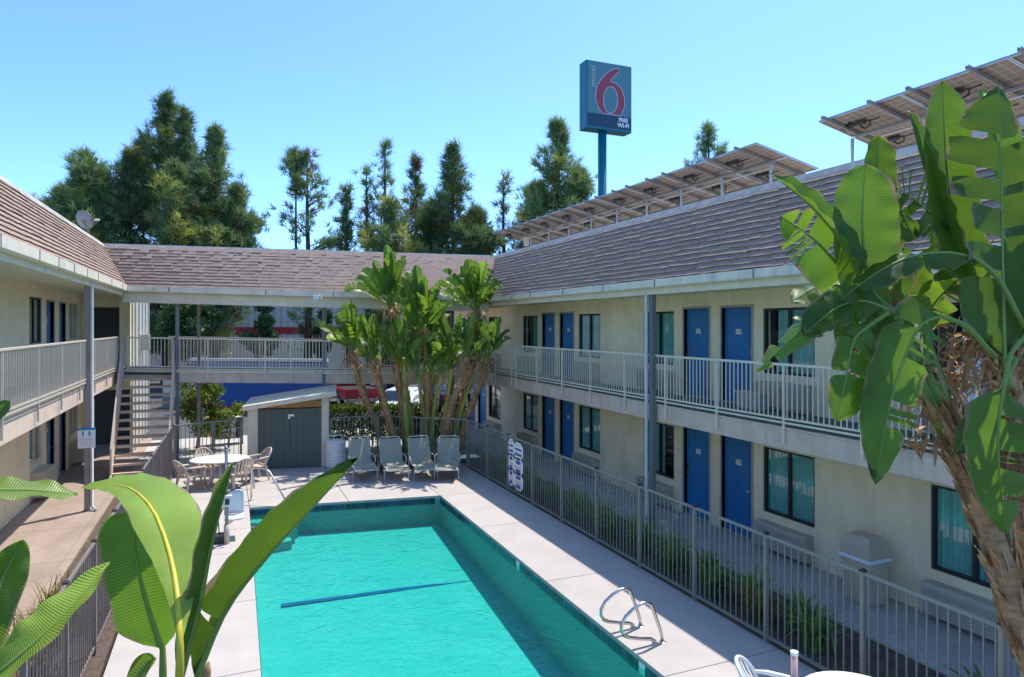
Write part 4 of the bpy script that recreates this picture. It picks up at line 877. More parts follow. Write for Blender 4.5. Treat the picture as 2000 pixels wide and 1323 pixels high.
# ribbed white bin by the shed
q = atz(655, 912); wb = thing('towel_bin', 'ribbed white round bin with a handled lid against the shed', 'bin', (q.x, q.y, 0))
b = MB(); prof = []
for k in range(7): z = .04 + k * .1; prof += [(.30, z), (.32, z + .02), (.32, z + .07), (.30, z + .09)]
b.lathe([(.28, 0)] + prof + [(.29, .76)], (q.x, q.y, 0), 24); b.build('drum', M['white'], wb)
b = MB(); b.lathe([(.33, .76), (.33, .79), (.24, .84), (.10, .86)], (q.x, q.y, 0), 24); b.build('lid', M['white'], wb)
MB().tube([(q.x - .2, q.y, .83), (q.x - .2, q.y, .98), (q.x + .2, q.y, .98), (q.x + .2, q.y, .83)], .018, 8).build('handle', M['white'], wb)
# beige litter bin by the wall
rb = thing('litter_bin', 'square beige litter bin with a domed swing lid against the stucco wall', 'bin', (9.40, 7.86, 0)); BN = Matrix.Translation((9.40, 7.86, 0)) @ Matrix.Diagonal((.84, .84, .86, 1)) @ Matrix.Translation((-9.42, -7.94, 0))
b = MB(); b.add([(9.2, 7.68, 0), (9.66, 7.68, 0), (9.66, 8.2, 0), (9.2, 8.2, 0), (9.15, 7.62, .82), (9.70, 7.62, .82), (9.70, 8.26, .82), (9.15, 8.26, .82)], [(0, 3, 2, 1), (4, 5, 6, 7), (0, 1, 5, 4), (1, 2, 6, 5), (2, 3, 7, 6), (3, 0, 4, 7)]); b.v = [tuple(BN @ Vector(v)) for v in b.v]; b.build('body', M['lid'], rb, bevel=.03)
b = MB(); b.box(9.12, 9.73, 7.59, 8.29, .80, .87); b.v = [tuple(BN @ Vector(v)) for v in b.v]; b.build('liner_rim', M['linen'], rb, bevel=.02)
b = MB(); b.add([(9.14, 7.61, .871), (9.71, 7.61, .871), (9.71, 8.27, .871), (9.14, 8.27, .871), (9.16, 7.63, 1.12), (9.69, 7.63, 1.12), (9.69, 8.25, 1.12), (9.16, 8.25, 1.12), (9.27, 7.70, 1.24), (9.60, 7.70, 1.24), (9.60, 8.18, 1.24), (9.27, 8.18, 1.24)],
    [(0, 3, 2, 1), (0, 1, 5, 4), (1, 2, 6, 5), (2, 3, 7, 6), (3, 0, 4, 7), (4, 5, 9, 8), (5, 6, 10, 9), (6, 7, 11, 10), (7, 4, 8, 11), (8, 9, 10, 11)]); b.v = [tuple(BN @ Vector(v)) for v in b.v]; b.build('lid', M['lid'], rb, bevel=.014)
MB().box(9.148, 9.156, 7.70, 8.18, .90, 1.08, BN).build('flap', M['ac'], rb, bevel=.004)
# ladder rails
ld = thing('pool_ladder', 'steel pool ladder with two looped grab rails at the edge of the deck', 'pool ladder', (5.2, 8.2, 0))
for y in (7.93, 8.47):
    x = 5.60
    MB().tube([(x, y, 0), (x - .02, y, 0.126), (x - .16, y, 0.487), (x - .19, y, 0.554), (x - .26, y, 0.592), (x - .36, y, 0.588), (x - .48, y, 0.538), (x - .60, y, 0.454), (x - .665, y, 0.353), (x - .665, y, 0.269), (x - .62, y, 0.202), (x - .54, y, 0.160), (x - .36, y, 0.113), (x - .20, y, 0.084), (x - .13, y, 0.042), (x - .12, y, 0.000)], .024, 10).build('grab_rail', M['metal'], ld, smooth=True)
    for xx in (x, x - .12): MB().lathe([(.05, 0), (.05, .008), (.03, .015)], (xx, y, 0), 14).build('flange', M['metal'], ld)
for k in range(3): MB().box(xr(7.3) - .16, xr(7.3) - .01, 6.95, 7.5, -.45 - k * .26, -.42 - k * .26).build('step', M['white'], ld, bevel=.01)
# steps handrail
q0 = atz(491, 978); hr = thing('pool_handrail', 'bent steel handrail over the pool steps in front of the shed', 'handrail', (q0.x, q0.y, 0))
x, y = q0.x, q0.y
MB().tube([(x, y, 0), (x, y, .72), (x + .02, y - .03, .80), (x + .07, y - .10, .845), (x + .20, y - .22, .85), (x + .34, y - .34, .82), (x + .42, y - .42, .75), (x + .88, y - 1.05, -.1), (x + 1.02, y - 1.25, -.42)], .024, 10).build('tube', M['metal'], hr, smooth=True)
MB().lathe([(.06, 0), (.06, .008), (.03, .02)], (x, y, 0), 14).build('flange', M['metal'], hr)
# pool lift
q0 = atz(443, 1062); lx, ly = q0.x, q0.y
pl = thing('pool_lift', 'pool access lift with a slim steel mast and a white seat', 'pool lift', (lx, ly, 0))
MB().tube([(lx, ly, 0), (lx, ly, .38)], .055, 14).build('base_post', M['ac'], pl, smooth=True)
MB().tube([(lx, ly, .36), (lx, ly, .80), (lx, ly, 1.0)], [.035, .035, .045], 12).build('column', M['galv'], pl, smooth=True)
MB().tube([(lx - .01, ly, 1.0), (lx - .01, ly, 1.98)], .03, 10).build('mast', M['metal'], pl, smooth=True)
for z in (1.85, 1.92): MB().lathe([(.04, z), (.04, z + .02)], (lx - .01, ly, 0), 10).build('collar', M['galv'], pl)
MB().box(lx - .07, lx + .10, ly - .08, ly + .05, .76, .98).build('control_box', M['linen'], pl, bevel=.01)
MB().box(lx - .035, lx + .05, ly - .085, ly - .079, .80, .92).build('control_panel', M['fencedk'], pl)
MB().tube([(lx - .40, ly + .1, 1.32), (lx - .39, ly + .1, 1.18), (lx - .28, ly + .06, 1.08), (lx, ly, 1.03), (lx + .28, ly + .06, 1.12), (lx + .44, ly + .1, 1.22), (lx + .45, ly + .1, 1.36)], .016, 8).build('arm_bracket', M['fencedk'], pl, smooth=True)
sx_, sy_ = lx + .14, ly + .42
rows = [[(sx_ + u * .19, sy_ + .20 + .02 * (1 - u * u), z) for u in (-1, -.6, -.2, .2, .6, 1)] for z in (.44, .55, .68, .82, .93)]
MB().grid(rows).build('seat_back', M['linen'], pl, smooth=True, solid=.03)
rows = [[(sx_ + u * .19, sy_ + v, .43 - .02 * (1 - u * u)) for u in (-1, -.6, -.2, .2, .6, 1)] for v in (-.22, -.1, .05, .2)]
MB().grid(rows).build('seat', M['linen'], pl, smooth=True, solid=.03)
MB().tube([(lx, ly, .38), (sx_, sy_, .38)], .03, 8).build('seat_arm', M['galv'], pl)
b = MB(); b.box(lx - .30, lx - .02, ly + .02, ly + .3, .02, .16); b.build('counterweight', M['fencedk'], pl, bevel=.01)
MB().tube([(lx - .05, ly + .03, .75), (lx - .16, ly + .06, .5), (lx - .14, ly + .1, .2), (lx - .1, ly + .12, .12)], .012, 6).build('hose', M['fencedk'], pl)
mk = atz(475, 1036, .002); tx = text('NO DIVING', .10, M['faded'], 'deck_marking', None, frame4((mk.x - .02, mk.y + .15, .0045), (1, 0, 0), (0, 1, 0)), .0008)
tag(tx, 'faded red lettering painted on the deck beside the pool steps', 'marking')
# things on the right balcony
bx = thing('storage_box', 'low grey box on the upper walkway beside door 229', 'box', (9.62, 10.62, ZR))
MB().box(9.50, 9.78, 10.28, 10.95, ZR, ZR + .30).build('body', M['ac'], bx, bevel=.01); MB().box(9.48, 9.80, 10.26, 10.97, ZR + .301, ZR + .34).build('lid', M['fascia'], bx, bevel=.008)
def cart(c, rz, label, group='housekeeping carts'):
    t = thing('housekeeping_cart', label, 'cart'); 
    for z in (.22, .60, .98): MB().box(-.5, .5, -.26, .26, z, z + .03).build('shelf', M['ac'], t, bevel=.006)
    for x in (-.48, .48):
        for y in (-.24, .24):
            MB().box(x - .018, x + .018, y - .018, y + .018, .08, 1.18).build('upright', M['greypost'], t); 
            w = MB(); w.tube([(x - .016, y, .05), (x + .016, y, .05)], .05, 12); w.build('wheel', M['tyre'], t)
    MB().box(.28, .46, -.23, .23, .255, 1.0).build('back_panel', M['fencedk'], t)
    def pillow(x, y, z, a, h, c_): 
        rows = [[(x + u * a, y + v * .2, z + h * (1 - u ** 4) ** .5 * (1 - v ** 4) ** .5 if abs(u) < 1 and abs(v) < 1 else z) for u in (-1, -.9, -.6, 0, .6, .9, 1)] for v in (-1, -.9, -.5, 0, .5, .9, 1)]
        MB().grid(rows).build('folded_linen', M[c_], t, smooth=True)
    pillow(-.1, 0, 1.012, .36, .22, 'linen'); pillow(-.1, 0, .632, .36, .2, 'linen'); pillow(-.1, 0, .252, .38, .22, 'linen')
    rows = [[(-.50 - .03 - (.16 if 0 < k < 8 else 0) * (1 - .3 * v) - .02 * math.sin(k * 1.7 + v * 3), -.26 + .52 * k / 8, 1.05 - v * .72) for k in range(9)] for v in (0, .15, .4, .7, .95, 1.)]
    rows.append([(-.53, -.26 + .52 * k / 8, .33) for k in range(9)])
    MB().grid(rows).build('waste_bag', M['yellow'], t, smooth=True, solid=.01)
    t['group'] = group; put(t, c, rz); return t
cart((9.28, 5.75, ZR), math.pi / 2 + math.pi, 'housekeeping cart with a yellow bag on the upper walkway behind the large trunks')
cart((.1, 27.6, -.02), .1, 'housekeeping cart with folded linen parked behind the yellow green shrub')

# ================================================================== background buildings and vehicles
wh = thing('warehouse', 'white metal sided warehouse with a red stripe beyond the pine trees', 'building', (6, 66, 0))
b = MB(); b.box(-24, 34, 64.05, 80, -.05, 8.6); b.build('wall', M['warehouse'], wh)
rib_me = MB().box(-.06, .06, -.06, .06, 0, 8.4).mesh('siding_rib', M['warehouse'])
for i in range(90): link('siding_rib', rib_me, wh, Matrix.Translation((-20 + i * .55, 64.0, .2)))
MB().box(-24, 34, 63.92, 64.04, 3.62, 4.25).build('stripe', M['stripe'], wh)
MB().box(-24, 34, 63.90, 64.04, -.05, 3.1).build('plinth', M['fascia'], wh)
bw = thing('boundary_wall', 'deep blue painted wall with a pale cap and a crimson base across the car park', 'wall', (3, 33.5, 0))
p0, p1 = atd(372, 800, 35.), atd(640, 800, 34.2); p0.z = p1.z = 0
def wq(z0, z1, th, m, nm): MB().beam(p0 + UP * (z0 + z1) / 2, p1 + UP * (z0 + z1) / 2, th, z1 - z0).build(nm, M[m], bw)
wq(.32, 2.58, .2, 'bluewall', 'wall'); wq(-.05, .318, .26, 'magenta', 'base'); wq(2.582, 2.72, .3, 'whitef', 'cap')
hs = thing('neighbour_building', 'low beige building with a grey base seen under the bridge beside the stairs', 'building', (-6, 37, 0))
a0, a1 = atd(318, 800, 36.5), atd(372, 800, 36.5); a0.z = a1.z = 0
MB().beam(a0 + UP * 1.2 + FW * 2, a1 + UP * 1.2 + FW * 2, 4, 1.2).build('wall', M['fascia'], hs); MB().beam(a0 + UP * .3 + FW * 1.95, a1 + UP * .3 + FW * 1.95, 4.05, .6).build('base', M['greypost'], hs); MB().beam(a0 + UP * 1.86 + FW * 2, a1 + UP * 1.86 + FW * 2, 4.2, .1).build('roof', M['flat'], hs)
def wheels(t, ax, hw, r=.36):
    for y in ax:
        for s in (-1, 1):
            w = MB(); w.tube([(s * (hw - .2), y, r), (s * hw, y, r)], r, 20); wo = w.build('wheel', M['tyre'], t)
            MB().tube([(s * (hw - .19), y, r), (s * (hw + .008), y, r)], r * .6, 16).build('rim', M['chrome'], wo)
def loft(prof, m, t, name, bev=.05):
    b = MB(); rows = []
    for y, hw, zb, zt, tw in prof: rows.append([(-hw, y, zb), (-hw, y, (zb + zt) / 2), (-tw, y, zt), (tw, y, zt), (hw, y, (zb + zt) / 2), (hw, y, zb), (-hw, y, zb)])
    b.grid(rows); b.quad(*rows[0][:6]); b.quad(*rows[-1][:6][::-1]); return b.build(name, M[m], t, bevel=bev)
def pickup(loc, rz, label):
    t = thing('pickup_truck', label, 'pickup truck')
    loft([(-2.7, .93, .55, 1.08, .90), (-.5, .95, .50, 1.08, .92), (2.1, .95, .5, 1.12, .9), (2.65, .88, .55, 1.02, .82)], 'carred', t, 'body')
    b = MB(); b.box(-.80, .80, -2.60, -.62, 1.081, 1.09); b.build('bed_floor', M['dark'], t)
    loft([(-.55, .86, 1.05, 1.72, .70), (.55, .86, 1.05, 1.76, .72), (1.25, .86, 1.05, 1.12, .80)], 'carred', t, 'cab')
    MB().box(-.62, .62, -.58, -.552, 1.22, 1.62).build('rear_window', M['carglass'], t)
    tg = MB().box(-.74, .74, -2.74, -2.70, .62, 1.09).build('tailgate', M['carred'], t, bevel=.01); MB().box(-.12, .12, -2.752, -2.741, .92, .98).build('handle', M['tyre'], tg)
    for s in (-1, 1): MB().box(*sorted((s * .75, s * .925)), -2.735, -2.69, .70, 1.04).build('tail_light', M['lamp'], t, bevel=.01)
    MB().box(-.96, .96, -2.88, -2.72, .42, .60).build('bumper', M['chrome'], t, bevel=.03); MB().box(-.16, .16, -2.89, -2.881, .46, .57).build('licence_plate', M['plate'], t)
    wheels(t, (-1.65, 1.75), .95); put(t, loc, rz); return t
def sedan(loc, rz, label, m):
    t = thing('car', label, 'car')
    loft([(-2.25, .80, .40, .85, .74), (-1.9, .88, .30, .96, .82), (-.9, .90, .28, .98, .84), (.9, .90, .28, .98, .84), (1.8, .88, .30, .88, .80), (2.25, .76, .40, .72, .66)], m, t, 'body', .06)
    loft([(-1.75, .78, .94, .97, .72), (-.95, .80, .94, 1.42, .60), (.2, .80, .94, 1.45, .62), (1.15, .80, .94, .98, .72)], m, t, 'cabin', .04)
    b = MB()
    b.quad((-.66, -1.73, 1.02), (.66, -1.73, 1.02), (.56, -1.06, 1.40), (-.56, -1.06, 1.40)); b.quad((-.66, 1.08, 1.04), (-.58, .32, 1.42), (.58, .32, 1.42), (.66, 1.08, 1.04))
    for s in (-1, 1): b.quad((s * .785, -1.2, 1.02), (s * .66, -.85, 1.38), (s * .66, .15, 1.40), (s * .785, .8, 1.03))
    b.build('window', M['carglass'], t)
    for s in (-1, 1): MB().box(*sorted((s * .50, s * .80)), -2.275, -2.18, .66, .82).build('tail_light', M['lamp'], t, bevel=.01); MB().box(*sorted((s * .45, s * .72)), 2.19, 2.265, .55, .68).build('headlight', M['plate'], t, bevel=.01)
    MB().box(-.84, .84, -2.32, -2.2, .36, .50).build('bumper', M['carwhite' if m == 'carwhite' else 'tyre'], t, bevel=.03)
    wheels(t, (-1.38, 1.4), .90, .32); put(t, loc, rz); return t
q = atd(695, 800, 35.5); pickup((q.x, q.y + 2.6, 0), .12, 'red pickup truck parked with its tailgate towards the pool, beyond the hedge')
q = atd(790, 812, 31.5); sedan((q.x + .3, q.y + 1, 0), -.55, 'white car parked behind the leafy clump, right of the red pickup', 'carwhite')
q = atd(868, 800, 35.5); sedan((q.x, q.y + 2, 0), -.3, 'dark blue car parked behind the clump, close to the right wing', 'carblue')

# ================================================================== vegetation
def rot_to(d, roll):
    """orthonormal frames (n,3,3) with first axis d and a random roll"""
    a = np.where(np.abs(d[:, 2:3]) < .9, np.array([[0, 0, 1.]]), np.array([[1., 0, 0]])); s = np.cross(d, a); s /= np.linalg.norm(s, axis=1, keepdims=True); u = np.cross(s, d)
    c, si = np.cos(roll)[:, None], np.sin(roll)[:, None]; return s * c + u * si, u * c - s * si
def tufts(C, D, n, ln, w, spread, mtl, name, parent, off):
    """bundles of needles: at each centre C (N,3), n slim triangles fanned about direction D"""
    N = len(C); C = np.repeat(C, n, 0); D = np.repeat(D, n, 0)
    d = D + rng.normal(0, spread, C.shape); d /= np.linalg.norm(d, axis=1, keepdims=True)
    s, _ = rot_to(d, rng.uniform(0, 6.28, len(d))); L = ln * rng.uniform(.6, 1.15, (len(d), 1))
    c = C + rng.normal(0, ln * .12, C.shape)
    V = np.stack([c - s * w / 2, c + s * w / 2, c + d * L], 1).reshape(-1, 3) - np.array(off); F = np.arange(len(V)).reshape(-1, 3)
    return link(name, npmesh(name, V, F, mtl), parent)
def pine(label, px, pytop, hwpx, d, zlow=2.5, dens=1., shape=1., heads=(), mix=(.15, .0), lean=0., gappy=0., pyb=470, group='pine trees beyond the motel', rag=.25):
    q = atd(px, 636, d); base = Vector((q.x, q.y, -.05)); H = CAM.z + (636 - pytop) / 1333 * d; hw = hwpx / 1333 * d
    t = thing('pine_tree', label, 'tree', tuple(base), group)
    tr = MB(); top = base + UP * H + RT * lean
    tr.tube([base, base.lerp(top, .4) + RT * .15, base.lerp(top, .75), top], [.34 * H / 18, .24 * H / 18, .12 * H / 18, .03], 10); to = tr.build('trunk', M['bark'], t, smooth=True)
    CC, DD = [], []; br_ = MB(); fv = max(0., min(.9, (CAM.z + (636 - pyb) / 1333 * d - zlow) / (H - zlow)))
    def stem(bx, zt, zl, w, n):
        ax = np.array([bx.x, bx.y, 0.])
        for i in range(n):
            f = 1 - (1 - rng.random()) ** .8 * 1.0; f = rng.random() ** .85
            z = zl + (zt - zl) * f; prof = min(1.15, (1 - f) / (1 - fv)) ** .9 if shape == 1 else min(1.1, (1 - f) / (1 - fv)) ** .55
            prof *= .42 + .58 * min(1., f / max(fv, .05)) ** 1.5
            an = rng.uniform(0, 2 * math.pi)
            if gappy and math.sin(an * 2 + z * 2.1 + px % 7) < gappy - 1 + .2: continue
            lay = .75 + .45 * math.sin(z * 4.4 / max(w, .5) * .9 + an)
            r_ = 1.22 * w * prof * lay * (1 - rag * rng.random()); r_ = max(r_, .12)
            dr = np.array([math.cos(an), math.sin(an), 0.])
            rise = .25 + .5 * f
            p0 = ax + np.array([0, 0, z - r_ * rise]); tip = ax + dr * r_ + np.array([0, 0, z])
            if i % 3 == 0 and r_ > .4: br_.tube([tuple(p0), tuple((p0 + tip) / 2 + np.array([0, 0, -.08 * r_])), tuple(tip)], [.05, .035, .012], 4, cap=False)
            m = max(2, int(r_ * 2.6))
            for k in range(m):
                g = 1 - k / m * .75 if m > 1 else 1
                c = p0 + (tip - p0) * g + rng.normal(0, .16 + .05 * r_, 3); CC.append(c); dd = dr * .7 + np.array([0, 0, .75]) + rng.normal(0, .25, 3); DD.append(dd / np.linalg.norm(dd))
    stem(base + RT * lean, H, zlow, hw, int(210 * dens * max(1, hw * .75)))
    for (hx, hy, hhw, hz) in heads:
        hq = atd(hx, 636, d + rng.uniform(-1.2, 1.2)); hH = CAM.z + (636 - hy) / 1333 * d
        hb = Vector((hq.x, hq.y, 0)); stem(hb, hH, CAM.z + (636 - hz) / 1333 * d, hhw / 1333 * d, int(150 * dens * max(1, hhw / 1333 * d * .9)))
        br_.tube([base + UP * (hH * .35), hb + UP * (hH * .6), hb + UP * hH], [.16, .10, .02], 6, cap=False)
    CC = np.array(CC); DD = np.array(DD)
    br_.build('branches', M['bark'], to, smooth=True)['kind'] = 'stuff'
    # tufts of some limbs are paler or dry: chosen by limb clusters
    cl = (np.sin(CC[:, 0] * 1.9 + CC[:, 2] * .9 + px) + np.sin(CC[:, 1] * 1.3 + CC[:, 2] * 1.4 + 2)) / 2 * .5 + .5
    ly = cl > 1 - mix[0] * .8; lb = (cl < mix[1] * .75)
    for sel, m_, nm in ((~ly & ~lb, 'needle', 'crown'), (ly, 'needley', 'pale_foliage'), (lb, 'needleb', 'dry_foliage')):
        if sel.sum() > 3:
            o = tufts(CC[sel], DD[sel], 16, .66, .06, .62, M[m_], nm, t, base); o['kind'] = 'stuff'
    return t
pine('broad low pine tree at the left end of the row, behind the satellite dish', 165, 300, 78, 50, 3, 1.1, shape=2.2, heads=((125, 365, 45, 480), (200, 335, 32, 480)), mix=(.22, .0))
pine('tallest pine tree, with a bare spike at its top, left of the centre', 325, 190, 82, 52, 2.5, 1.15, heads=((255, 300, 45, 500), (362, 228, 32, 420), (280, 265, 40, 420)), mix=(.14, .02))
pine('dense pine tree leaning against the right side of the tallest one', 420, 255, 72, 50, 2.2, 1.2, heads=((462, 370, 38, 520), (392, 330, 40, 520)), mix=(.14, .06))
pine('paler bushy pine tree in front of the tallest one', 342, 322, 44, 47, 3, 1.0, shape=2.0, mix=(.5, .08))
pine('half bare brownish pine tree standing alone over the bridge roof', 600, 292, 56, 50, 2.5, .62, shape=2.4, heads=((578, 300, 18, 380),), mix=(.1, .38), gappy=.35)
pine('thin spindly young pine tree between the half bare one and the ragged group', 677, 367, 17, 50, 3, .55, mix=(.05, .2), rag=.6)
pine('slim almost bare pine tree with a needle tip, left of the ragged tall pine', 716, 328, 20, 51, 3, .5, mix=(.05, .35), rag=.7, gappy=.4)
pine('ragged tall pine tree with an open see-through top', 752, 278, 40, 52, 3, .55, mix=(.1, .2), gappy=.45, rag=.6)
pine('yellowish brown bushy pine tree under the ragged tall one', 762, 392, 50, 48, 3, 1.1, shape=2.6, mix=(.42, .28))
pine('narrow dark pine tree squeezed left of the dense central pine', 812, 312, 34, 53, 3, 1.0, mix=(.12, .04))
pine('dense dark green pine tree directly behind the leafy clump', 884, 290, 58, 50, 3, 1.3, heads=((845, 395, 36, 520), (930, 420, 40, 520)), mix=(.14, .03))
pine('skinny pine tree with a bare trunk and a few tufts, left of the solar panels', 983, 340, 24, 50, 6, .30, shape=3, mix=(.05, .15), gappy=.5, rag=.5)
pine('conical full pine tree beside the motel sign pole', 1088, 242, 58, 52, 3, 1.35, heads=((1050, 355, 22, 440), (1128, 330, 22, 440)), mix=(.12, .0), pyb=375)
pine('pine tree top showing above the long solar array, right of the sign', 1384, 250, 34, 55, 9, .9, mix=(.05, .02), pyb=315)
pine('low scrubby pine tree partly hidden by the left end of the solar array', 1022, 415, 26, 49, 3, .8, mix=(.2, .2))
def leafcloud(C, ln, w, mtl, name, parent, off, up=.3, jit=.7):
    N = len(C); d = rng.normal(0, jit, (N, 3)) + np.array([0, 0, up]); d /= np.linalg.norm(d, axis=1, keepdims=True); s, n_ = rot_to(d, rng.uniform(0, 6.28, N))
    L = ln * rng.uniform(.6, 1.2, (N, 1)); Wd = w * rng.uniform(.7, 1.2, (N, 1))
    V = np.stack([C, C + d * L * .45 + s * Wd / 2 + n_ * L * .05, C + d * L, C + d * L * .45 - s * Wd / 2 + n_ * L * .05], 1).reshape(-1, 3) - np.array(off)
    return link(name, npmesh(name, V, np.arange(len(V)).reshape(-1, 4), mtl), parent)
def blobtree(name, label, cat, base, H, R, zl, n, ln, w, m, lobes=9, trunk=.14):
    t = thing(name, label, cat, tuple(base)); b = MB(); top = Vector(base) + UP * H * .7
    b.tube([base, Vector(base).lerp(top, .5) + RT * .1, top], [trunk, trunk * .7, trunk * .25], 8); cs = []
    lb = []
    for i in range(lobes):
        a = rng.uniform(0, 6.28); z = zl + (H - zl) * rng.uniform(.1, .85); r = R * (.35 + .5 * rng.random()) * (1 - .5 * abs((z - zl) / (H - zl) - .4)); c = np.array(base) + np.array([math.cos(a) * r, math.sin(a) * r, z]); lb.append(c)
        b.tube([Vector(base) + UP * (z * .55), Vector(c)], [trunk * .35, .015], 5)
        k = n // lobes; v = rng.normal(0, 1, (k, 3)); v /= np.linalg.norm(v, axis=1, keepdims=True); cs.append(c + v * (R * .42) * rng.random((k, 1)) ** .45 * np.array([1, 1, .8]))
    b.build('trunk', M['bark'], t, smooth=True); o = leafcloud(np.concatenate(cs), ln, w, M[m], 'crown', t, base); o['kind'] = 'stuff'; return t
q = atd(502, 640, 46); blobtree('broadleaf_tree', 'dark round broadleaf tree in front of the white warehouse, framed by the bridge', 'tree', (q.x, q.y, 0), 6.3, 1.3, 2.2, 4200, .30, .17, 'bleaf', 14)
q = atd(372, 640, 45); blobtree('broadleaf_tree', 'dark bushy tree seen through the left bay of the bridge', 'tree', (q.x, q.y, 0), 6.6, 1.8, 2.0, 4800, .30, .16, 'bleaf', 16)
q = atd(625, 640, 47); blobtree('broadleaf_tree', 'dark drooping tree behind the right bridge posts', 'tree', (q.x, q.y, 0), 6.4, .85, 1.8, 2600, .30, .14, 'bleaf', 12)
q = atd(385, 870, 24.4); blobtree('garden_shrub', 'loose yellow green shrub behind the fence left of the shed', 'shrub', (q.x, q.y, 0), 3.0, .85, .3, 2300, .16, .085, 'shrub', 16, .05)
q = atd(445, 850, 24.6); blobtree('garden_shrub', 'small sprawling shrub behind the fence corner beside the shed', 'shrub', (q.x, q.y, 0), 1.75, .7, .2, 900, .14, .08, 'shrub', 9, .04)
# hedge
hd = thing('hedge', 'clipped bright green hedge behind the lounger fence', 'hedge', (4.6, 25.1, 0))
hx0, hx1 = 2.9, 8.2; n = 17000; C = np.stack([rng.uniform(hx0, hx1, n), rng.uniform(24.75, 25.5, n), rng.uniform(.25, 1.42, n) ** 1.0], 1)
e = rng.integers(0, 3, n); C[e == 0, 2] = 1.40 + rng.normal(0, .05, (e == 0).sum()); C[e == 1, 1] = 24.77 + rng.normal(0, .05, (e == 1).sum()); C[:, 1] -= .2162 * (C[:, 0] - 4)
b = MB()
for i in range(14): x = hx0 + .2 + i * .37; y = 25.1 - .2162 * (x - 4); b.tube([(x, y, 0), (x + .05, y, .6), (x - .04, y, 1.2)], [.03, .02, .01], 5)
b.build('stems', M['bark'], hd)['kind'] = 'stuff'; leafcloud(C, .10, .058, M['hedge'], 'foliage', hd, (4.6, 25.1, 0), .5)['kind'] = 'stuff'
# strap-leaved clumps in the beds
def clump(name, label, base, n, ln, w, m, group, flowers=0, spread=.55, lift=1.):
    t = thing(name, label, 'plant', base, group); V = []; F = []; UV = []
    for i in range(n):
        a = rng.uniform(0, 6.28); L = ln * rng.uniform(.55, 1.1); out = rng.uniform(.25, 1.) * spread; dr = np.array([math.cos(a), math.sin(a), 0]); sd = np.array([-dr[1], dr[0], 0]); p = np.array([rng.normal(0, .06), rng.normal(0, .06), 0]); k0 = len(V); K = 5
        for k in range(K + 1):
            s = k / K; pos = p + dr * out * L * 1.5 * s ** 1.3 + np.array([0, 0, L * lift * (s * 1.15 - (.35 + .65 * out) * s ** 2.4)]); hw = w * (.6 + .4 * math.sin(math.pi * min(1, s * 1.1))) * (1 - s ** 4) / 2
            V += [pos - sd * hw, pos + sd * hw]; 
        F += [(k0 + 2 * k, k0 + 2 * k + 1, k0 + 2 * k + 3, k0 + 2 * k + 2) for k in range(K)]
    link('leaves', npmesh('leaves', V, F, M[m], smooth=True), t)['kind'] = 'stuff'
    for i in range(flowers):
        a = rng.uniform(0, 6.28); r = rng.uniform(.05, .3); x, y = math.cos(a) * r, math.sin(a) * r; h = rng.uniform(.65, .95); bb = Vector(base); P = [bb + Vector((x * .3, y * .3, .1)), bb + Vector((x * .8, y * .8, h * .6)), bb + Vector((x, y, h))]
        so_ = MB().tube(P, .007, 5); so_ = so_.build('flower_stalk', M['rib'], t)
        c = np.array(P[2]) + rng.normal(0, .045, (26, 3)); leafcloud(c, .05, .022, M['flower'], 'flower_head', so_, tuple(wloc(so_)), .2)['kind'] = 'stuff'
    return t
i = 0
SPOTS = [(7.75, 4.9, 'broad dark strap leaved clump by the corner post of the picket fence'), (7.45, 7.0, 'big green clump in front of the litter bin, nearest the pool side of the bed'), (7.72, 7.5, 'yellow tipped clump touching the big one in front of the litter bin'), (7.5, 8.05, 'straw coloured clump between the litter bin and the nearest lower window'),
         (7.75, 8.6, 'green clump below the near end of the lower teal curtained window'), (7.4, 9.0, 'yellowing clump by the fence in front of the lower teal curtained window'), (7.7, 9.6, 'dark clump in front of the air conditioner beside door 129'), (7.45, 10.2, 'dark clump by the fence opposite the far end of the teal curtained window'), (7.75, 10.7, 'dark clump just nearer than door 129'), (7.5, 11.3, 'dark clump squarely in front of door 129'),
         (7.8, 11.9, 'dark clump in front of the wall between doors 129 and 127'), (7.4, 12.4, 'dark clump by the fence beside the foot of the grey post'), (7.7, 13.1, 'dark clump in front of the far edge of door 127'), (7.5, 13.9, 'dark clump below the lower window half hidden by the grey post'), (7.8, 14.5, 'dark clump at the far end of the window hidden by the grey post'), (7.45, 15.1, 'dark clump by the fence halfway between the grey post and the pool rules sign'),
         (7.7, 15.8, 'dark clump straight behind the pool rules sign'), (7.5, 16.6, 'dark clump just beyond the pool rules sign'), (7.75, 17.4, 'dark clump under the lower window beyond the pool rules sign'), (7.5, 18.2, 'dark clump in front of the lower pair of far doors'), (7.75, 19.0, 'last dark clump of the bed, towards the leafy stems')]
for x, y, lb in SPOTS:
    fl = 0 if y < 10 else rng.integers(0, 4)
    clump('strap_leaf_plant', lb, (x, y, -.03), 78, .80 if y > 6 else .85, .042 if y > 6 else .055, 'dryleaf' if y == 8.05 else 'strapleaf', 'plants along the right hand fence bed', int(fl))
clump('grass_clump', 'small green grass clump in the narrow bed beside the tan pavement', (-2.3, 15.4, -.02), 46, .36, .022, 'strapleaf', None, 0, .5)
V, F = [], []
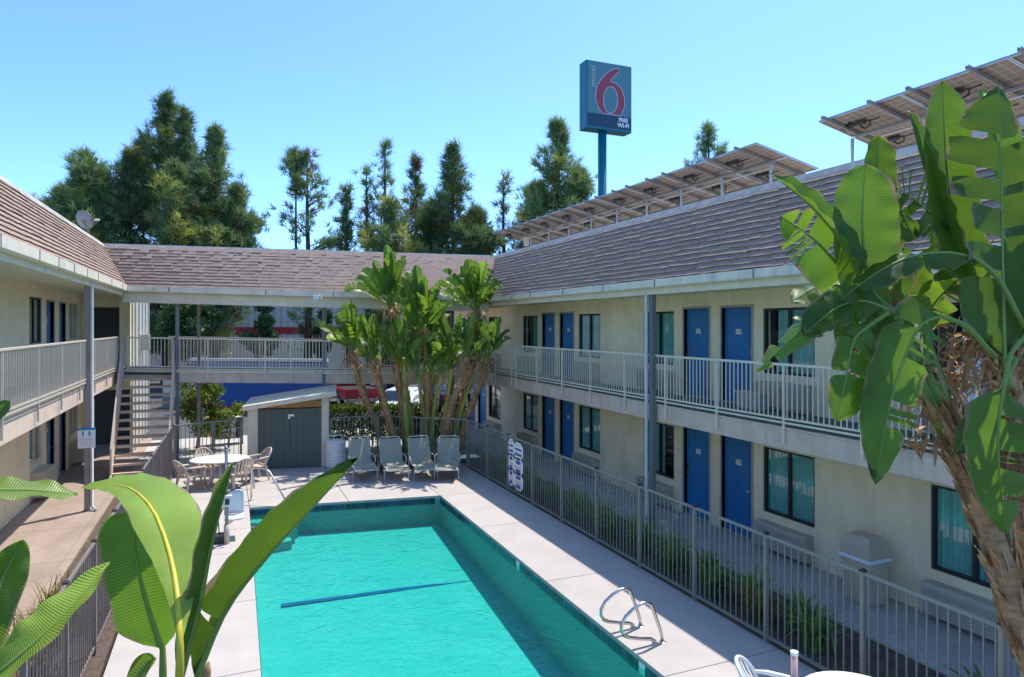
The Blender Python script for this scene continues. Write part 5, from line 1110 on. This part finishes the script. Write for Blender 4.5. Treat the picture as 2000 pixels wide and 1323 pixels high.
for x, y in ((-2.2, 12.9), (-2.4, 12.4), (-2.0, 12.2), (-2.3, 11.7), (-2.1, 11.2), (-2.4, 10.8), (-2.2, 10.2), (-1.95, 11.6), (-2.5, 11.4)):
    for i in range(85):
        a = rng.uniform(0, 6.28); L = .62 * rng.uniform(.5, 1.1); out = rng.uniform(.1, .5); dr = np.array([math.cos(a), math.sin(a), 0]); sd = np.array([-dr[1], dr[0], 0]); p = np.array([x + rng.normal(0, .09), y + rng.normal(0, .09), -.02]); k0 = len(V)
        for k in range(5):
            s_ = k / 4; pos = p + dr * out * L * 1.5 * s_ ** 1.4 + np.array([0, 0, L * (s_ * 1.1 - out * s_ ** 2.4)]); hw = .011 * (1 - s_ ** 3); V += [pos - sd * hw, pos + sd * hw]
        F += [(k0 + 2 * k, k0 + 2 * k + 1, k0 + 2 * k + 3, k0 + 2 * k + 2) for k in range(4)]
gr = link('dry_grass', npmesh('dry_grass', V, F, M['dryleaf'], smooth=True)); tag(gr, 'yellowing dry grass filling the narrow bed beside the brown fence', 'grass', kind='stuff')

# ------------------------------------------------------------------ bird of paradise plants
def catmull(P, n):
    P = [np.array(p, float) for p in P]; Q = [2 * P[0] - P[1]] + P + [2 * P[-1] - P[-2]]; r = []
    seg = len(P) - 1
    for i in range(n + 1):
        u = i / n * seg; k = min(int(u), seg - 1); t = u - k; a, b, c, d = Q[k:k + 4]
        r.append(.5 * ((2 * b) + (c - a) * t + (2 * a - 5 * b + 4 * c - d) * t * t + (3 * b - a - 3 * c + d) * t ** 3))
    return np.array(r)
def bop_leaf(plant, mid, hw, nrm, fold=.3, curl=.05, tears=(), stalk=(), m='bop', rib='rib', sl=1., sr=1., n=26, r0=.022, wav=.012, tip=2.6, K=4, ragged=0., bs=.14):
    """a paddle leaf: two half blades hinged on a midrib, torn into strips where listed (positions 0..1 along the blade)"""
    P = catmull(mid, n); T = np.gradient(P, axis=0); T /= np.linalg.norm(T, axis=1, keepdims=True)
    L = np.linalg.norm(np.diff(P, axis=0), axis=1).sum(); off = np.array(wloc(plant)); nrm = np.array(nrm, float)
    V, F, UV = [], [], []
    def prof(t):
        a = min(1., (t / bs)) ** (.55 if bs < .2 else 1.0) if t > 0 else 0
        return a * (max(0., 1 - (max(0, t - .42) / .58) ** tip)) ** .75
    for s, sc in ((-1, sl), (1, sr)):
        cuts = [0.] + sorted(t for (sd, t) in tears if sd == s or sd == 0) + [1.]
        for a, c in zip(cuts, cuts[1:]):
            torn = len(cuts) > 2; dphi = rng.normal(0, .16) if torn else 0; gap = .016 if torn else 0; sh = rng.uniform(.86, 1.04) if torn else 1; swp = .20 + (rng.normal(0, .06) if torn else 0)
            ts = np.linspace(a + (gap if a > 0 else 0), c - (gap if c < 1 else 0), max(3, int((c - a) * n) + 2)); base = len(V)
            for t in ts:
                x = t * n; i = min(int(x), n - 1); f = x - i; p = P[i] * (1 - f) + P[i + 1] * f; tt = T[i] * (1 - f) + T[i + 1] * f
                sd = np.cross(tt, nrm); sd /= np.linalg.norm(sd) + 1e-9; nn = np.cross(sd, tt)
                w = hw * sc * prof(t) * sh * (1 + (rng.normal(0, ragged) if ragged else 0)); ph = fold + dphi; q = p.copy(); w = max(w, .0008)
                end = 1.0
                if torn: # strip ends narrow a little at their outer edge
                    e_ = (t - a) / max(c - a, 1e-6); end = e_
                for k in range(K + 1):
                    wv = wav * math.sin(t * L * 38 + k) * (k / K) ** 2
                    qq = q + tt * (swp * w * (k / K)) + nn * wv
                    if torn and k == K: qq = qq - tt * ((end - .5) * (c - a) * L * .18)
                    V.append(qq - off); UV.append((t * L + .16 * w * k / K, k / K)); q = q + (s * sd * math.cos(ph) + nn * math.sin(ph)) * (w / K); ph += curl + dphi * .3
            for i in range(len(ts) - 1):
                for k in range(K):
                    j = base + i * (K + 1) + k; qd = (j, j + 1, j + K + 2, j + K + 1); F.append(qd if s > 0 else qd[::-1])
    o = link('leaf', npmesh('leaf', V, F, M[m], UV, True), plant)
    pts = [Vector(p) for p in list(stalk)]
    if pts: pts = [Vector(p) for p in catmull([np.array(p) for p in pts] + [P[0]], 6)[:-1]]
    ns = len(pts); step = 2; mp = [Vector(p) for p in P[::step]]; rs = [r0] * ns + [max(.002, r0 * .8 * (1 - i / (len(mp) - 1)) ** .8) for i in range(len(mp))]
    MB().tube([p for p in pts + mp], rs, 7).build('midrib', M[rib], o, smooth=True)
    return o
def px3(l, d): return [atd(p[0], p[1], p[2] if len(p) > 2 else d) for p in l]
def cn(r, u, c): return RT * r + UP * u - FW * c
def strips(C, D, ln, w, m, name, parent, droop=.8, n=4):
    """papery dead strips: each starts at C along D and droops"""
    V, F = [], []; off = np.array(wloc(parent))
    for c, d in zip(C, D):
        L = ln * rng.uniform(.5, 1.2); d = d / np.linalg.norm(d); sd = np.cross(d, rng.normal(0, 1, 3)); sd /= np.linalg.norm(sd); ww = w * rng.uniform(.4, 1.3); k0 = len(V); p = np.array(c, float); dd = d.copy()
        for k in range(n + 1):
            h = ww / 2 * (1 - (k / n) ** 3 * .85); V += [p - sd * h - off, p + sd * h - off]; dd = dd + np.array([0, 0, -droop / n]); dd /= np.linalg.norm(dd); p = p + dd * L / n; sd = sd + rng.normal(0, .12, 3); sd /= np.linalg.norm(sd)
        F += [(k0 + 2 * k, k0 + 2 * k + 1, k0 + 2 * k + 3, k0 + 2 * k + 2) for k in range(n)]
    o = link(name, npmesh(name, V, F, M[m]), parent); o['kind'] = 'stuff'; return o
def trunk_sheaths(pts, rs, n, parent, ln=.30, w=.07, m='dead'):
    P = catmull(pts, 40); C, D = [], []
    for i in range(n):
        x = rng.random() * 39; k = int(x); p = P[k]; t = P[k + 1] - P[k]; t = t / np.linalg.norm(t); a = np.cross(t, rng.normal(0, 1, 3)); a /= np.linalg.norm(a)
        r = np.interp(x / 40, np.linspace(0, 1, len(rs)), rs); C.append(p + a * r * .95); D.append(t * 1.2 + a * rng.uniform(.02, .30))
    strips(C, D, ln, w, m, 'leaf_sheaths', parent, .15, 3)
# ---------- near plant at the lower left
q = atd(345, 1323, 2.9)
fp = thing('bird_of_paradise_plant', 'close broad leaved plant with a yellow ribbed leaf in front of the pool corner', 'plant', (q.x, q.y, -.03), 'large leaved plants close to the camera')
def stalk_to(p, gx, d): 
    g = atd(gx, 636, d); return [Vector((g.x, g.y, -.03)), Vector((g.x, g.y, 1.6)).lerp(p, .35), p.lerp(Vector((g.x, g.y, 2.2)), .35)]
def near(mid, d, hw, nrm, gx, **k):
    pts = px3(mid, d); bop_leaf(fp, pts, hw / 1333 * d, nrm, stalk=stalk_to(pts[0], gx, d), r0=.017, **k)
near([(352, 1266, 2.55), (346, 1160, 2.72), (328, 1070, 2.92), (298, 996, 3.1), (258, 956, 3.28), (212, 947, 3.4), (160, 953, 3.5)], 2.85, 84, cn(.25, .95, .55), 345, fold=.12, curl=-.07, m='bopy', rib='ribyel', sl=.56, sr=1.0, tip=1.35, wav=.006, bs=.42)
near([(318, 1268), (292, 1190), (268, 1100), (262, 1040), (262, 1000)], 3.15, 72, cn(-.1, -.1, 1), 320, fold=.12, curl=.02, m='bop', tip=3.4, wav=.006)
near([(352, 1330), (388, 1190), (410, 1080), (432, 990), (456, 905)], 2.75, 30, cn(-.75, -.05, .35), 360, fold=1.05, curl=.10, m='bop', tip=3.2, wav=.004)
near([(382, 1330, 2.8), (440, 1195, 2.8), (520, 1090, 2.75), (610, 992, 2.7), (702, 893, 2.65)], 2.75, 62, cn(-.62, .62, -.45), 380, fold=.80, curl=.12, m='bop', rib='rib', tip=3.4, wav=.004, tears=((-1, .22), (1, .2)))
near([(-60, 1360, 2.5), (30, 1290, 2.5), (120, 1205, 2.6), (214, 1098, 2.8)], 2.5, 62, cn(-.25, .75, .55), 250, fold=.28, curl=.03, m='bopy', tip=2.2, wav=.008)
near([(-50, 1290, 2.4), (-22, 1200, 2.4), (10, 1120, 2.45), (46, 1054, 2.5)], 2.4, 52, cn(.5, -.1, .8), 60, fold=.6, curl=.05, m='bop', tip=2.2)
near([(-160, 985, 2.6), (-60, 962, 2.6), (50, 958, 2.65), (152, 966, 2.7)], 2.6, 45, cn(0, .93, .22), -60, fold=.15, curl=-.03, m='bopy', tip=2.4, wav=.010)
near([(-60, 880, 2.4), (-30, 840, 2.4), (0, 805, 2.4), (18, 783, 2.4)], 2.4, 22, cn(.3, .4, .8), -60, fold=.5, m='bop')
near([(262, 1345), (270, 1322), (288, 1296), (303, 1285)], 2.9, 22, cn(0, .5, .9), 290, fold=.3, m='bopy')
b = MB(); pts = px3([(400, 1420), (398, 1340), (404, 1310), (408, 1292)], 2.85); b.tube(pts, [.03, .025, .018, .004], 7); b.build('dead_sheath', M['dead'], fp, smooth=True)
# ---------- large plant at the right
DR = 4.6; q = atd(2130, 636, DR)
rp = thing('bird_of_paradise_plant', 'huge torn leaved plant with leaning fibrous trunks hiding part of the upper walkway', 'plant', (q.x, q.y, -.03), 'large leaved plants close to the camera')
TA = px3([(2190, 1915), (2100, 1520), (2012, 1275), (1962, 1120), (1905, 960), (1856, 850), (1835, 805)], DR); TB = px3([(2110, 1915), (2065, 1400), (2018, 1050), (1985, 860), (1968, 770), (1955, 700)], DR + .25)
for pts, rs in ((TA, [.12, .11, .10, .09, .075, .062, .055]), (TB, [.13, .12, .105, .095, .09, .08])):
    cp = catmull(pts, 26); MB().tube(cp, [float(np.interp(i / 26, np.linspace(0, 1, len(rs)), rs)) * rng.uniform(.93, 1.07) for i in range(27)], 14).build('trunk', M['trunkb'], rp, smooth=True)
    trunk_sheaths(pts, rs, 420, rp, .19, .05)
def petioles(l, r, m='rib', d=DR):
    for p in l: MB().tube([Vector(x) for x in catmull(px3(p, d), 8)], [r * (1.2 - .07 * i) for i in range(9)], 7).build('leaf_stalk', M[m], rp, smooth=True)
petioles([[(1850, 850), (1822, 760), (1775, 670), (1742, 610)], [(1846, 845), (1800, 745), (1762, 665), (1720, 600)], [(1856, 840), (1840, 760), (1820, 690), (1800, 640)], [(1842, 850), (1810, 780), (1782, 700), (1765, 640)], [(1852, 850), (1830, 770), (1812, 720), (1808, 650)]], .030)
petioles([[(1962, 760), (1945, 690), (1925, 610), (1900, 540)], [(1968, 755), (1960, 680), (1955, 600), (1960, 540)], [(1972, 760), (1985, 680), (1990, 600), (1995, 520)], [(1965, 750), (1935, 690), (1915, 650), (1880, 600)], [(1975, 760), (2000, 690), (2010, 600), (2010, 520)]], .032, d=DR + .2)
def big(mid, hw, nrm, d=DR, stalk=None, **k):
    pts = px3(mid, d); st_ = px3(stalk, d) if stalk else []
    bop_leaf(rp, pts, hw / 1333 * d, nrm, stalk=st_, r0=.016, **k)
def tr_(n, lo=.15, hi=.95, s=0): return tuple((s if s else random.choice((-1, 1)), random.uniform(lo, hi)) for _ in range(n))
SA_ = [(1742, 612)]; SB_ = [(1958, 690)]
big([(1905, 560), (1868, 460), (1848, 320), (1840, 158)], 50, cn(-.05, .05, 1), 4.55, [(1940, 690)], fold=.22, curl=.03, tip=4.5, m='bop')
big([(1962, 700), (1958, 520), (1955, 340), (1950, 168)], 78, cn(.05, .05, 1), 4.25, [(1975, 760)], fold=.12, curl=.05, sl=1.25, sr=.75, tip=4., tears=((-1, .30), (-1, .42), (-1, .55), (-1, .66), (-1, .80), (1, .45), (1, .6), (1, .78)))
big([(1990, 560), (1968, 400), (1945, 270), (1915, 175)], 46, cn(.2, .1, 1), 4.7, [(1985, 680)], fold=.35, tip=4., m='bop')
big([(1895, 580), (1850, 470), (1806, 335), (1775, 218)], 46, cn(.75, .25, .6), 4.6, [(1930, 680)], fold=.65, curl=.06, tip=3.6)
big([(1708, 590), (1690, 510), (1684, 420), (1690, 322)], 64, cn(-.1, .05, 1), 4.45, SA_, fold=.22, curl=.03, tip=4.)
big([(1738, 520), (1724, 410), (1714, 335), (1715, 266)], 36, cn(.1, .05, 1), 4.9, [(1770, 640)], fold=.25, tip=4.5)
big([(1680, 545), (1640, 470), (1580, 400), (1506, 341)], 34, cn(.35, .55, .7), 4.4, SA_, fold=.55, curl=.08, tip=2.4, rib='rib')
big([(1690, 570), (1655, 535), (1592, 470), (1524, 422)], 66, cn(.25, -.45, .9), 4.5, SA_, fold=-.05, curl=.04, tears=tr_(16, .2, .97), tip=2.6)
big([(1925, 580), (1872, 480), (1800, 402), (1712, 342)], 92, cn(-.15, .75, .75), 4.75, [(1955, 690)], fold=.0, curl=-.03, tears=tr_(34, .1, .98), tip=3., rib='rib')
big([(1905, 505), (1850, 494), (1775, 503), (1705, 538), (1637, 590)], 40, cn(-.25, .85, .45), 4.2, [(2000, 640), (1950, 545)], fold=-.35, curl=-.10, tears=tr_(6, .2, .95), tip=3.4)
big([(1725, 600), (1680, 588), (1630, 604), (1570, 655)], 42, cn(-.25, .4, .85), 4.3, SA_, fold=.05, curl=-.08, tears=tr_(6), tip=4.5)
big([(1700, 605), (1640, 590), (1570, 640), (1478, 726)], 38, cn(-.35, .7, .6), 4.35, SA_, fold=-.15, curl=-.12, tears=tr_(8, .25, .97), tip=3.)
big([(1700, 635), (1668, 665), (1652, 740), (1632, 824)], 42, cn(-.05, .15, 1), 4.25, [(1735, 610)], fold=-.2, curl=-.05, tears=((-1, .22), (-1, .42), (-1, .60), (1, .3), (1, .62)), tip=4.2, sl=1.4, sr=.75)
big([(1838, 618), (1795, 640), (1752, 740), (1728, 840), (1710, 947)], 56, cn(-.15, .1, 1), 4.2, [(1945, 700), (1890, 640)], fold=-.12, curl=-.05, tears=tr_(5, .15, .9, -1) + tr_(4), tip=2.8)
big([(1960, 760), (1950, 830), (1952, 930), (1968, 1045)], 58, cn(-.1, .1, 1), 4.15, [(2010, 650), (1975, 690)], fold=-.1, curl=-.06, tears=tr_(5, .2, .9, -1), tip=2.2, sl=1.2)
big([(1955, 765), (1935, 795), (1900, 835), (1866, 888)], 38, cn(-.3, .6, .7), 4.3, [(1985, 700)], fold=-.2, curl=-.1, tears=tr_(4), tip=3.)
big([(1742, 610), (1728, 540), (1732, 470), (1748, 405)], 56, cn(.1, .1, 1), 4.7, SA_, fold=.2, tears=tr_(7, .3, .95), tip=3.6)
big([(1800, 640), (1822, 596), (1856, 560), (1895, 528)], 50, cn(.2, -.3, .9), 4.85, [(1830, 720)], fold=.2, tears=tr_(6), tip=3.4, m='bopy')
big([(1775, 640), (1768, 585), (1785, 540), (1810, 505)], 44, cn(0, -.2, 1), 4.8, [(1800, 700)], fold=.2, tears=tr_(6), tip=3.4, m='bopy')
big([(2010, 620), (2012, 490), (2008, 380), (1990, 290)], 62, cn(-.3, .1, .9), 4.5, [(2000, 700)], fold=.2, tears=tr_(7), tip=3.6)
big([(2030, 700), (2020, 600), (2000, 520), (1985, 450)], 60, cn(-.2, .1, .9), 4.75, [(2000, 760)], fold=.2, tears=tr_(6), tip=3.6, m='bopy')
big([(1745, 615), (1705, 625), (1668, 640), (1648, 690)], 36, cn(0, .5, .8), 4.6, None, fold=.1, tip=3.5)
big([(1790, 640), (1745, 655), (1715, 690), (1690, 760)], 40, cn(-.1, .3, 1), 4.5, None, fold=.0, tears=tr_(6), tip=3.5)
big([(1720, 580), (1660, 560), (1600, 560), (1545, 590)], 40, cn(.1, .8, .5), 4.75, None, fold=-.1, curl=-.1, tears=tr_(14, .1, .95), tip=3.)
big([(1860, 560), (1840, 500), (1836, 440), (1850, 380)], 44, cn(.3, 0, 1), 4.9, None, fold=.3, tears=tr_(4), tip=3.6)
def skirt(px, py, d, n, ln, w, sp=.10, parent=None, m='dead', out_=1.):
    c = np.array(atd(px, py, d)); C = c + rng.normal(0, sp, (n, 3)); D = rng.normal(0, .8, (n, 3)) * out_ + np.array([0, 0, .15]); strips(C, D, ln, w, m, 'dead_leaves', parent or rp, 2.0, 5)
for px_, py_, n_, ln_ in ((1958, 640, 55, .36), (1930, 690, 50, .32), (1900, 655, 40, .26), (1800, 725, 60, .30), (1695, 622, 34, .22), (1690, 705, 16, .18), (1850, 760, 50, .30), (1985, 760, 50, .40), (1975, 900, 60, .40), (1838, 830, 50, .25)): skirt(px_, py_, DR + .1, n_, ln_, .035)
# ---------- multi-stemmed clump behind the loungers
DC = 22.0; q = atd(815, 888, DC)
cp_ = thing('bird_of_paradise_clump', 'tall many stemmed clump of torn paddle leaves rising behind the loungers', 'plant', (q.x, q.y, -.03))
CL = [([(768, 885), (738, 835), (705, 755), (688, 690)], 8, 1.15), ([(788, 888), (762, 825), (740, 745), (728, 700)], 6, .8), ([(795, 888), (786, 800), (776, 720), (768, 640), (764, 600)], 9, 1.25), ([(812, 890), (800, 800), (790, 730)], 5, 1.1), ([(826, 890), (834, 790), (832, 700), (826, 645)], 10, 1.2),
      ([(842, 890), (848, 800), (862, 730)], 7, 1.1), ([(862, 890), (880, 800), (905, 740), (914, 700)], 5, .8), ([(868, 890), (898, 800), (922, 720), (934, 640), (930, 610)], 11, 1.2), ([(885, 888), (915, 810), (942, 740), (952, 700)], 6, .8), ([(842, 892), (826, 800), (818, 740)], 4, 1.2), ([(775, 888), (752, 800), (736, 725)], 4, .9), ([(856, 890), (872, 790), (886, 705)], 4, 1.0), ([(800, 890), (792, 790), (790, 700)], 4, 1.1), ([(875, 890), (905, 790), (936, 705)], 3, .9), ([(834, 892), (842, 780), (846, 690)], 4, 1.15)]
for ti, (pl_, nl, sc) in enumerate(CL):
    dd = DC + rng.uniform(-.4, .5); pts = [atd(p[0], p[1], dd - .22 * i) for i, p in enumerate(pl_)]; g = pts[0]; pts[0] = Vector((g.x, g.y, -.03)); c = catmull(pts, 14); green = len(pl_) == 3
    MB().tube(c, [float((.095 if green else .125) - .05 * i / 14) * rng.uniform(.9, 1.1) for i in range(15)], 9).build('trunk', M['stalk' if green else 'trunkb'], cp_, smooth=True)
    trunk_sheaths(pts, [.12, .08], 60 if not green else 22, cp_, .32, .09)
    top = Vector(c[-1]); ax = Vector(c[-1] - c[-3]).normalized()
    if not green: 
        k = 46; C_ = np.array(top) + rng.normal(0, .13, (k, 3)) - np.array([0, 0, .15]); strips(C_, rng.normal(0, .8, (k, 3)) + np.array([0, 0, .2]), .40, .05, 'dead', 'dead_leaves', cp_, 2.2, 5)
    nl = int(nl * 1.7)
    for i in range(nl):
        a = 2.4 * i + rng.uniform(-.4, .4); inc = .08 + .85 * (i / nl) ** 1.0 + rng.uniform(-.1, .1)
        if i == 0: inc = .08
        side = Vector((math.cos(a), math.sin(a), 0)); dr = (ax * .35 + UP * .65).normalized() * math.cos(inc) + side * math.sin(inc); dr.normalize()
        sl_ = rng.uniform(.25, .6) * (1.2 - .5 * i / nl); bl = sc * rng.uniform(.95, 1.35); b0 = top + dr * sl_; drp = .15 + .65 * (i / nl)
        mid = [b0, b0 + dr * bl * .36 - UP * drp * bl * .05, b0 + dr * bl * .68 - UP * drp * bl * .20, b0 + dr * bl * .95 - UP * drp * bl * .48]
        nr = (UP * (.55 if inc > .5 else .1) - side * (.6 if inc < .6 else .0) - FW * .75 + RT * rng.uniform(-.3, .3))
        bop_leaf(cp_, mid, rng.uniform(.135, .20) * sc, nr, fold=rng.uniform(.1, .5), curl=-.02, tears=tr_(random.choice((2, 4, 6, 9)) if i > 1 else random.choice((0, 0, 2))), stalk=[top - ax * .1, top + dr * sl_ * .5], m='bopfar' if rng.random() > .3 else 'bopy', r0=.024, n=14, K=3, tip=3.4)
